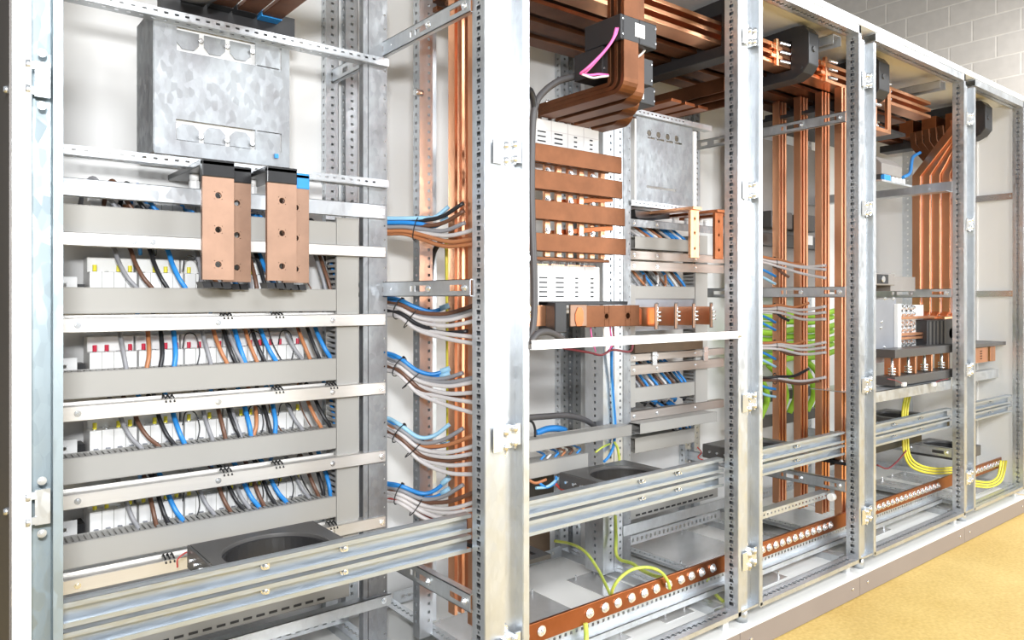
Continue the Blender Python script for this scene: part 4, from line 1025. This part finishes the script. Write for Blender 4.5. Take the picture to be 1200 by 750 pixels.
# four clamped bars
MB().box(1.815,2.165,1.668,1.670,.868,.988).build('cover_plate','mgrey',None,'blue grey sheet behind the four clamped copper bars, narrow cabinet','metal sheet')
for k,(px,pxr) in enumerate(((769,749),(792,779),(813,802),(833.5,822))):
    y=1.575; x=AY(px,0,y).x
    t=thing('clamped_busbar','short copper bar on edge with silver clamp studs, %s of four in the narrow cabinet'%NTH[k],'copper bar',(x,1.6,.89),'clamped copper bars')
    MB().box(x-.008,x,y,1.664,.886,.948).build('bar','cop',t,bevel=.001)
    MB().box(x-.009,x+.001,y-.004,y,.878,.958).build('edge','copp',t)
    b=MB(); b.cyl((x+.016,y+.012,.875),(x+.016,y+.012,.962),.006,12); 
    for z_ in (.905,.918,.931): b.cyl((x+.016,y+.012,z_-.003),(x+.016,y+.012,z_+.003),.016,14)
    b.build('clamp_stud','zinc',t)
MB().strip([(1.567,1.41,.928),(1.70,1.53,.922),(1.823,1.62,.917)],.052,.010,Z).build('copper_link','cop',None,'copper strip linking the thick bar to the first clamped bar','copper bar',bevel=.001)
# odd boxes of the third cabinet
t=thing('terminal_cover','white panel with a black window above the lowest trunking, narrow cabinet','panel',(1.9,1.69,.68)); zt3=z3(497,484); zb3=z3(512,498)
MB().box(1.848,2.00,1.70,1.71,zb3,zt3).build('panel','whitep',t); MB().box(1.85,1.895,1.697,1.7005,zb3+.004,zb3+.028).build('black_window','black',t)
duct('low brown grey trunking behind the front bars of the narrow third cabinet',1.80,2.20,.545,.578,1.60,.06,False)
t=duct('bottom slotted trunking of the narrow third cabinet',1.80,2.28,.256,.335,1.655,.06,False)
b=MB()
for k in range(14): b.box(1.84+.03*k,1.86+.03*k,1.6538,1.655,.264,.270)
b.build('slot_row','black',t)
t=thing('mounting_rail','lowest galvanised rail of the narrow third cabinet, above its floor plate','metal rail',(2.0,1.65,.18)); b=MB(); b.box(1.765,2.33,1.640,1.642,.216,.249); b.sheet((1.80,1.66,.172),X,Z,.50,.03,.0015,[(u-.005,u+.005,.008,.02) for u in [.03+.022*k for k in range(21)]]); b.build('bar','galv',t)
wire('control_wire',[AY(817,524,1.58),AY(822,530,1.57),AY(818,536,1.57),AY(826,540,1.56)],.002,'w_red','thin red wire hanging from the ring transformer of the narrow third cabinet')
wire('control_wire',[AY(208,665,1.54),AY(208,656,1.55),AY(214,650,1.55),AY(219,647,1.552)],.0016,'w_red','thin red wire at the left corner of the leftmost ring transformer')

# ================================================================ FOURTH CABINET
# equipment seen between the vertical bars: green cables, grey plates
MB().box(2.66,3.30,1.83,1.835,.98,1.66).build('equipment_plate','tgrey',None,'warm grey equipment plate seen between the vertical bars, third opening','metal sheet')
for k in range(3):
    b=MB().box(2.66,3.32,1.80,1.83,(.43,.535,1.20)[k],(.475,.575,1.255)[k]); b.build('dark_rail','dgrey',None,'dark grey rail behind the green cables, %s'%('lowest','middle','topmost')[k],'rail','dark rails behind the bars',bevel=.002)
GN_=[.90,.87,.835,.805,.775,.745,.715,.665,.63,.60,.56,.51]
for k,z in enumerate(GN_):
    y=1.76+.02*(k%2)
    if k<7: P=[(2.62,y,z+.01),(2.8,y-.01,z-.004),(2.95,y,z+.006),(3.15,y,z),(3.32,y,z+.02)]
    else: P=[(2.74+.11*(k-7),y,.48),(2.76+.11*(k-7),y-.02,.56),(2.72+.11*(k-7),y-.02,.64),(2.66+.11*(k-7),y,.70)]
    wire('earth_cable',P,.013,'w_green','bright green cable behind the vertical copper bars, %s'%(('topmost','second','third','fourth','fifth','sixth','lowest level one')[k] if k<7 else ORD[k-7]+' upright one'),'cable','green cables')
for k in range(2):
    t=thing('device_box','dark box behind the vertical bars at the level of the upper side rail, %s'%('left','right')[k],'box',(2.8+.2*k,1.78,1.27),'dark boxes behind the bars'); MB().box(2.76+.22*k,2.92+.22*k,1.74,1.80,1.27,1.34).build('box','dgrey',t,bevel=.004)
    MB().box(2.80+.22*k,2.86+.22*k,1.739,1.741,1.21,1.25).build('label','whitep',t)
# fan of copper bars
LY=[1.452,1.417,1.382,1.347,1.312]; UY=[1.30,1.292,1.284,1.277,1.27]
for k in range(5):
    x0=3.43+.013*k; yu=UY[k]; 
    t=thing('bent_busbar','copper bar bent into a fan at the top, %s of five, fourth cabinet'%NTH[k],'copper bar',(x0,LY[k],.92),'fanned copper bars')
    MB().strip([(x0,LY[k],.905),(x0,LY[k],1.512),(x0+.004,yu,1.70),(x0+.004,yu,1.73)],.034,.010,Y).build('bar','cop',t,bevel=.001)
    MB().strip([(x0-.005,LY[k],.915),(x0-.03,LY[k],.898),(x0-.10,LY[k]+.02,.894)],.030,.010,Y).build('foot','cop',t,bevel=.001)
# second layer leaning the other way
for k in range(5):
    x0=3.515+.012*k
    MB().strip([(x0,1.315+.020*k,1.50),(x0-.01,1.38+.034*k,1.67),(x0-.01,1.385+.034*k,1.73)],.024,.010,Y).build('bent_busbar','copd',None,'copper bar crossing behind the fan at the top of the fourth cabinet, %s of five'%NTH[k],'copper bar','copper bars crossing behind the fan',bevel=.001)
# open copper frame at top left of the fourth cabinet
t=thing('copper_bracket','open rectangular copper bracket hanging below the overhead bars, fourth cabinet','copper bar',(2.76,1.31,1.60))
b=MB(); b.box(2.72,2.745,1.30,1.312,1.60,1.74); b.box(2.83,2.855,1.30,1.312,1.60,1.76); b.box(2.66,2.855,1.30,1.36,1.59,1.604); b.box(2.775,2.80,1.35,1.362,1.604,1.74); b.build('bracket','cop',t,bevel=.001)
b=MB(); b.bolt((2.75,1.31,1.604),Z,.009,.012); b.cyl((2.70,1.30,1.68),(2.76,1.295,1.682),.006,8); b.build('bolt','zinc',t)
MB().box(2.56,3.25,1.42,1.72,1.655,1.668).build('insulating_sheet','black',None,'thin black sheet under the overhead bars of the fourth cabinet','sheet')
# side rails at the right of the fourth cabinet
t=thing('side_shelf_rail','galvanised side rail behind the fanned bars, above mid height, fourth cabinet','metal rail',(3.26,1.5,1.40)); b=MB(); b.box(3.255,3.257,1.242,1.885,1.405,1.447); b.box(3.20,3.257,1.242,1.885,1.403,1.405); b.bolt((3.255,1.33,1.425),-X,.005,.004); b.build('rail','galv',t)
# grey devices
def box_dev(px0,px1,pyt,pyb,y,dep,m,name,lab,cat,bev=.003):
    a=AY(px0,pyt,y); b_=AY(px1,pyt,y); z1=a.z; z0=zz(px0,pyb,y)
    t=thing(name,lab,cat,((a.x+b_.x)/2,y,z0)); MB().box(a.x,b_.x,y,y+dep,z0,z1).build('housing',m,t,bevel=bev); return t,a.x,b_.x,z0,z1
p=AY(1026,187,1.36)
t=thing('relay_unit','warm grey relay unit with blue plugs, upper left of the fourth cabinet','electrical device',(2.92,1.36,1.45))
x0=AY(1024,0,1.33).x; x1=AY(1056,0,1.33).x
b=MB(); b.prism([(1.30,1.435),(1.30,1.475),(1.33,1.505),(1.44,1.505),(1.44,1.435)],'x',x0,x1-.06); b.build('housing','tgrey',t,bevel=.003)
b=MB(); b.box(x0+.01,x0+.06,1.295,1.31,1.412,1.434); b.build('blue_plug','blue',t,bevel=.002)
b=MB()
for k in range(4): b.box(x0+.075+.03*k,x0+.093+.03*k,1.297,1.32,1.412,1.432)
b.build('terminal','whitep',t)
MB().box(x0-.02,x1,1.29,1.45,1.405,1.412).build('base','galv',t)
wire('power_cable',[AY(1058,208,1.36),AY(1066,203,1.38),AY(1068,192,1.40),AY(1070,184,1.42),AY(1078,179,1.45)],.007,'w_blue','blue cable curving up from the relay unit in the fourth cabinet')
t,a,b_,z0,z1=box_dev(1026,1049,320,334,1.33,.10,'tgrey','meter_unit','dark faced device with a round light on the mid side rail, fourth cabinet','electrical device')
MB().box(a+.012,b_-.06,1.328,1.331,z0+.006,z1-.004).build('front_plate','black',t); MB().cyl((a+.05,1.329,(z0+z1)/2),(a+.05,1.322,(z0+z1)/2),.012,16).build('lens','zinc',t)
MB().box(AY(1045,0,1.34).x,AY(1074,0,1.34).x,1.345,1.40,1.005,1.062).build('cover_plate','tgrey',None,'plain warm grey cover beside the dark faced device, fourth cabinet','metal sheet')
t=thing('side_plate','dark galvanised plate with bolts left of the terminal breaker, fourth cabinet','metal plate',(2.86,1.32,.73))
xa,xb=AY(1022,0,1.33).x,AY(1050,0,1.33).x
MB().box(xa,xb,1.33,1.333,.735,.972).build('plate','mgrey',t)
b=MB()
for (px,py) in ((1037,350),(1047,350),(1033,377),(1032,384),(1036,407),(1046,409)): 
    p=AY(px,py,1.33); b.bolt(p,-Y,.005,.004)
b.build('bolt','zinc',t)
t=thing('terminal_breaker','silver terminal breaker with a white left edge beside the copper bar feet, fourth cabinet','circuit breaker',(3.05,1.33,.80))
xa,xb=AY(1051,0,1.32).x,AY(1090,0,1.32).x
b=MB(); b.box(xa,xa+.028,1.315,1.40,.782,.955); b.build('edge_panel','whitep',t,bevel=.002,label='white edge panel')
b=MB(); b.box(xa+.03,xb,1.345,1.42,.785,.95); b.build('body','whitep',t,bevel=.002)
b=MB()
for r_,z_ in enumerate((.94,.915,.875,.855,.80)):
    for k in range(4): MB().bolt((xa+.05+.04*k,1.345,z_),-Y,.011,.014).build('terminal_bolt','zinc',t)
b=MB()
for z_ in (.895,.830,.815): b.box(xa+.03,xb+.04,1.318,1.345,z_,z_+.010)
b.build('terminal_bar','cop',t,bevel=.001)
t,a,b_,z0,z1=box_dev(1087,1125,375,406,1.30,.10,'black','black_cover','ribbed black cover right of the terminal breaker, fourth cabinet','cover')
b=MB()
for k in range(5): b.box(a+.012+.035*k,a+.03+.035*k,1.297,1.301,z0+.006,z1-.006)
b.build('rib','dgrey',t)
# four bars in black frames
for nm,z0,z1 in (('upper',.757,.788),('lower',.655,.688)):
    MB().box(2.79,3.34,1.255,1.328,z0,z1).build('insulator_beam','dgrey',None,nm+' black beam holding the four copper bars with springs, fourth cabinet','insulator','black beams',bevel=.002)
for k,(px) in enumerate((1053,1072,1091,1111)):
    x=AY(px,0,1.27).x
    t=thing('spring_busbar','copper bar on edge between two black beams with a bright spring stud, %s of four'%NTH[k],'copper bar',(x,1.33,.688),'copper bars between black beams')
    MB().box(x-.006,x+.005,1.265,1.32,.689,.756).build('bar','cop',t,bevel=.001)
    b=MB(); xs_=AY(px-6,0,1.27).x; b.cyl((xs_,1.275,.689),(xs_,1.275,.756),.005,10)
    for j in range(3): b.cyl((xs_,1.275,.695+.010*j),(xs_,1.275,.700+.010*j),.013,14)
    b.build('spring_stud','zinc',t)
for k,(xa,xb) in enumerate(((3.657,3.80),(3.83,3.89))):
    t=thing('copper_link','shiny copper plate low in the rightmost cabinet, %s'%('with a stamped mark' if k==0 else 'beside the stamped one'),'copper bar',(xa,1.30,.69)); MB().box(xa,xb,1.30,1.312,.689,.756).build('plate','cop',t,bevel=.001)
    if k==0:
        b=MB()
        for j in range(4): b.box(3.71,3.728,1.2985,1.3005,.705+.011*j,.710+.011*j)
        b.build('stamp','copd',t)
t=thing('shelf_rail','galvanised shelf rail carrying the black beams, fourth cabinet','metal rail',(3.0,1.25,.60)); b=MB(); b.box(2.53,3.255,1.245,1.247,.612,.650); b.box(2.53,3.255,1.245,1.44,.648,.650); b.build('rail','galv',t)
for k,px in enumerate((1058,1093)):
    p=AY(px,450,1.234); 
    wire('control_wire',[AY(px-18+36*k,444,1.233),AY(px-8+16*k,446,1.232),p],.0018,'w_dred','thin dark red wire ending on the shelf rail of the fourth cabinet, %s one'%('left' if k==0 else 'right'),'wire')
    MB().box(p.x-.012,p.x+.014,1.226,1.235,p.z-.008,p.z+.006).build('wire_connector','whitep',None,'small white wire connector on the shelf rail of the fourth cabinet, %s one'%('left' if k==0 else 'right'),'connector',bevel=.001)
MB().box(3.40,3.93,1.30,1.335,.610,.650).build('shelf_rail','galv',None,'plain galvanised rail under the copper plates of the rightmost cabinet','metal rail',bevel=.001)
MB().box(3.35,3.93,1.27,1.44,.762,.778).build('insulator_beam','dgrey',None,'black flat beam above the copper plates of the rightmost cabinet','insulator',bevel=.002)
MB().cyl((3.40,1.30,.83),(3.40,1.36,.83),.022,16,.014).build('rotary_handle','dgrey',None,'dark round handle poking out left in the rightmost cabinet above the flat beam','handle')
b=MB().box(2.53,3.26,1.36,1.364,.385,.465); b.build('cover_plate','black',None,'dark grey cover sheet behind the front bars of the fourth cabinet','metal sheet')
# yellow earth cables
for k in range(3):
    o=.010*k
    wire('earth_cable',[AY(1070+2.8*k,452,1.40),AY(1062+2.8*k,462,1.38),AY(1058+2.8*k,480,1.36),AY(1058+2.8*k,510,1.35),AY(1059.5+2.8*k,530,1.34),AY(1066+2.4*k,545-2.4*k,1.33),AY(1080+k,552.5-3*k,1.315),AY(1098,555-3*k,1.308),AY(1116,554-3*k,1.302)],.0045,'w_yel','thick yellow cable curving down behind the front bars of the fourth cabinet, %s'%('outer','middle','inner')[k],'cable','yellow cables of the fourth cabinet')
    wire('earth_cable',[AY(1138,563+3*k,1.27),AY(1158,565+3*k,1.27),AY(1168+2*k,560+2.6*k,1.27),AY(1171.5+2.8*k,550+1.2*k,1.272),AY(1173+3*k,540,1.278)],.0045,'w_yel','thick yellow cable curving up to the earth bar of the rightmost cabinet, %s'%('outer','middle','inner')[k],'cable','yellow cables of the rightmost cabinet')
wire('control_wire',[AY(1028,545,1.33),AY(1040,549,1.33),AY(1052,540,1.33),AY(1062,528,1.33)],.003,'w_dred','dark red wire lying low at the left of the fourth cabinet')

# ================================================================ CAMERA, LIGHT
cam=bpy.data.cameras.new('camera'); co=bpy.data.objects.new('camera',cam); COL.objects.link(co)
cam.sensor_width=36; cam.lens=36*F/1200; cam.clip_start=.02
co.location=(0,0,ZC)
yaw=math.atan2(SX,CX)
co.rotation_euler=(math.pi/2,0,-yaw)
cam.shift_y=-(375-HZ)/1200
SC.camera=co
w=bpy.data.worlds.new('World'); SC.world=w; w.use_nodes=True
bg=w.node_tree.nodes['Background']; bg.inputs['Color'].default_value=(.90,.95,1,1); bg.inputs['Strength'].default_value=.45
def area(name,loc,tgt,sx,sy,e,col=(1,1,1)):
    l=bpy.data.lights.new(name,'AREA'); l.shape='RECTANGLE'; l.size=sx; l.size_y=sy; l.energy=e; l.color=col
    o=bpy.data.objects.new(name,l); COL.objects.link(o); o.location=loc
    d=Vector(tgt)-Vector(loc); o.rotation_euler=d.to_track_quat('-Z','Y').to_euler(); return o
area('camera_flash',(-.08,-.17,1.32),(1.3,1.6,1.0),.17,.11,38,(.97,.985,1))
area('ceiling_lamp_near',(2.7,-2.0,2.95),(1.9,1.5,.9),1.8,.6,75,(.96,.98,1))
area('window_light',(3.2,-2.3,1.05),(2.2,1.5,.9),1.0,1.3,38,(.93,.97,1))
area('ceiling_lamp_far',(4.6,-.2,2.9),(4.4,.8,0),1.6,.5,55,(.96,.98,1))
area('fill_light_right',(5.2,-2.2,1.5),(3.7,1.6,1.0),1.0,1.3,78,(.95,.98,1))  # unseen fill added to brighten the fourth and rightmost cabinets
area('fill_light_left',(.3,-1.7,2.7),(3.8,1.5,1.0),1.2,.6,62,(.97,.985,1))  # added fill from the left, lifts the white panels at far right
area('wall_fill_light',(6.4,1.2,3.4),(7.2,2.0,0),1.2,1.2,100,(1,.98,.95))  # unseen lamp added to brighten the block wall
v=SC.view_settings; v.view_transform='Standard'; v.look='None'; v.exposure=-0.06; v.gamma=1; v.use_curve_mapping=False
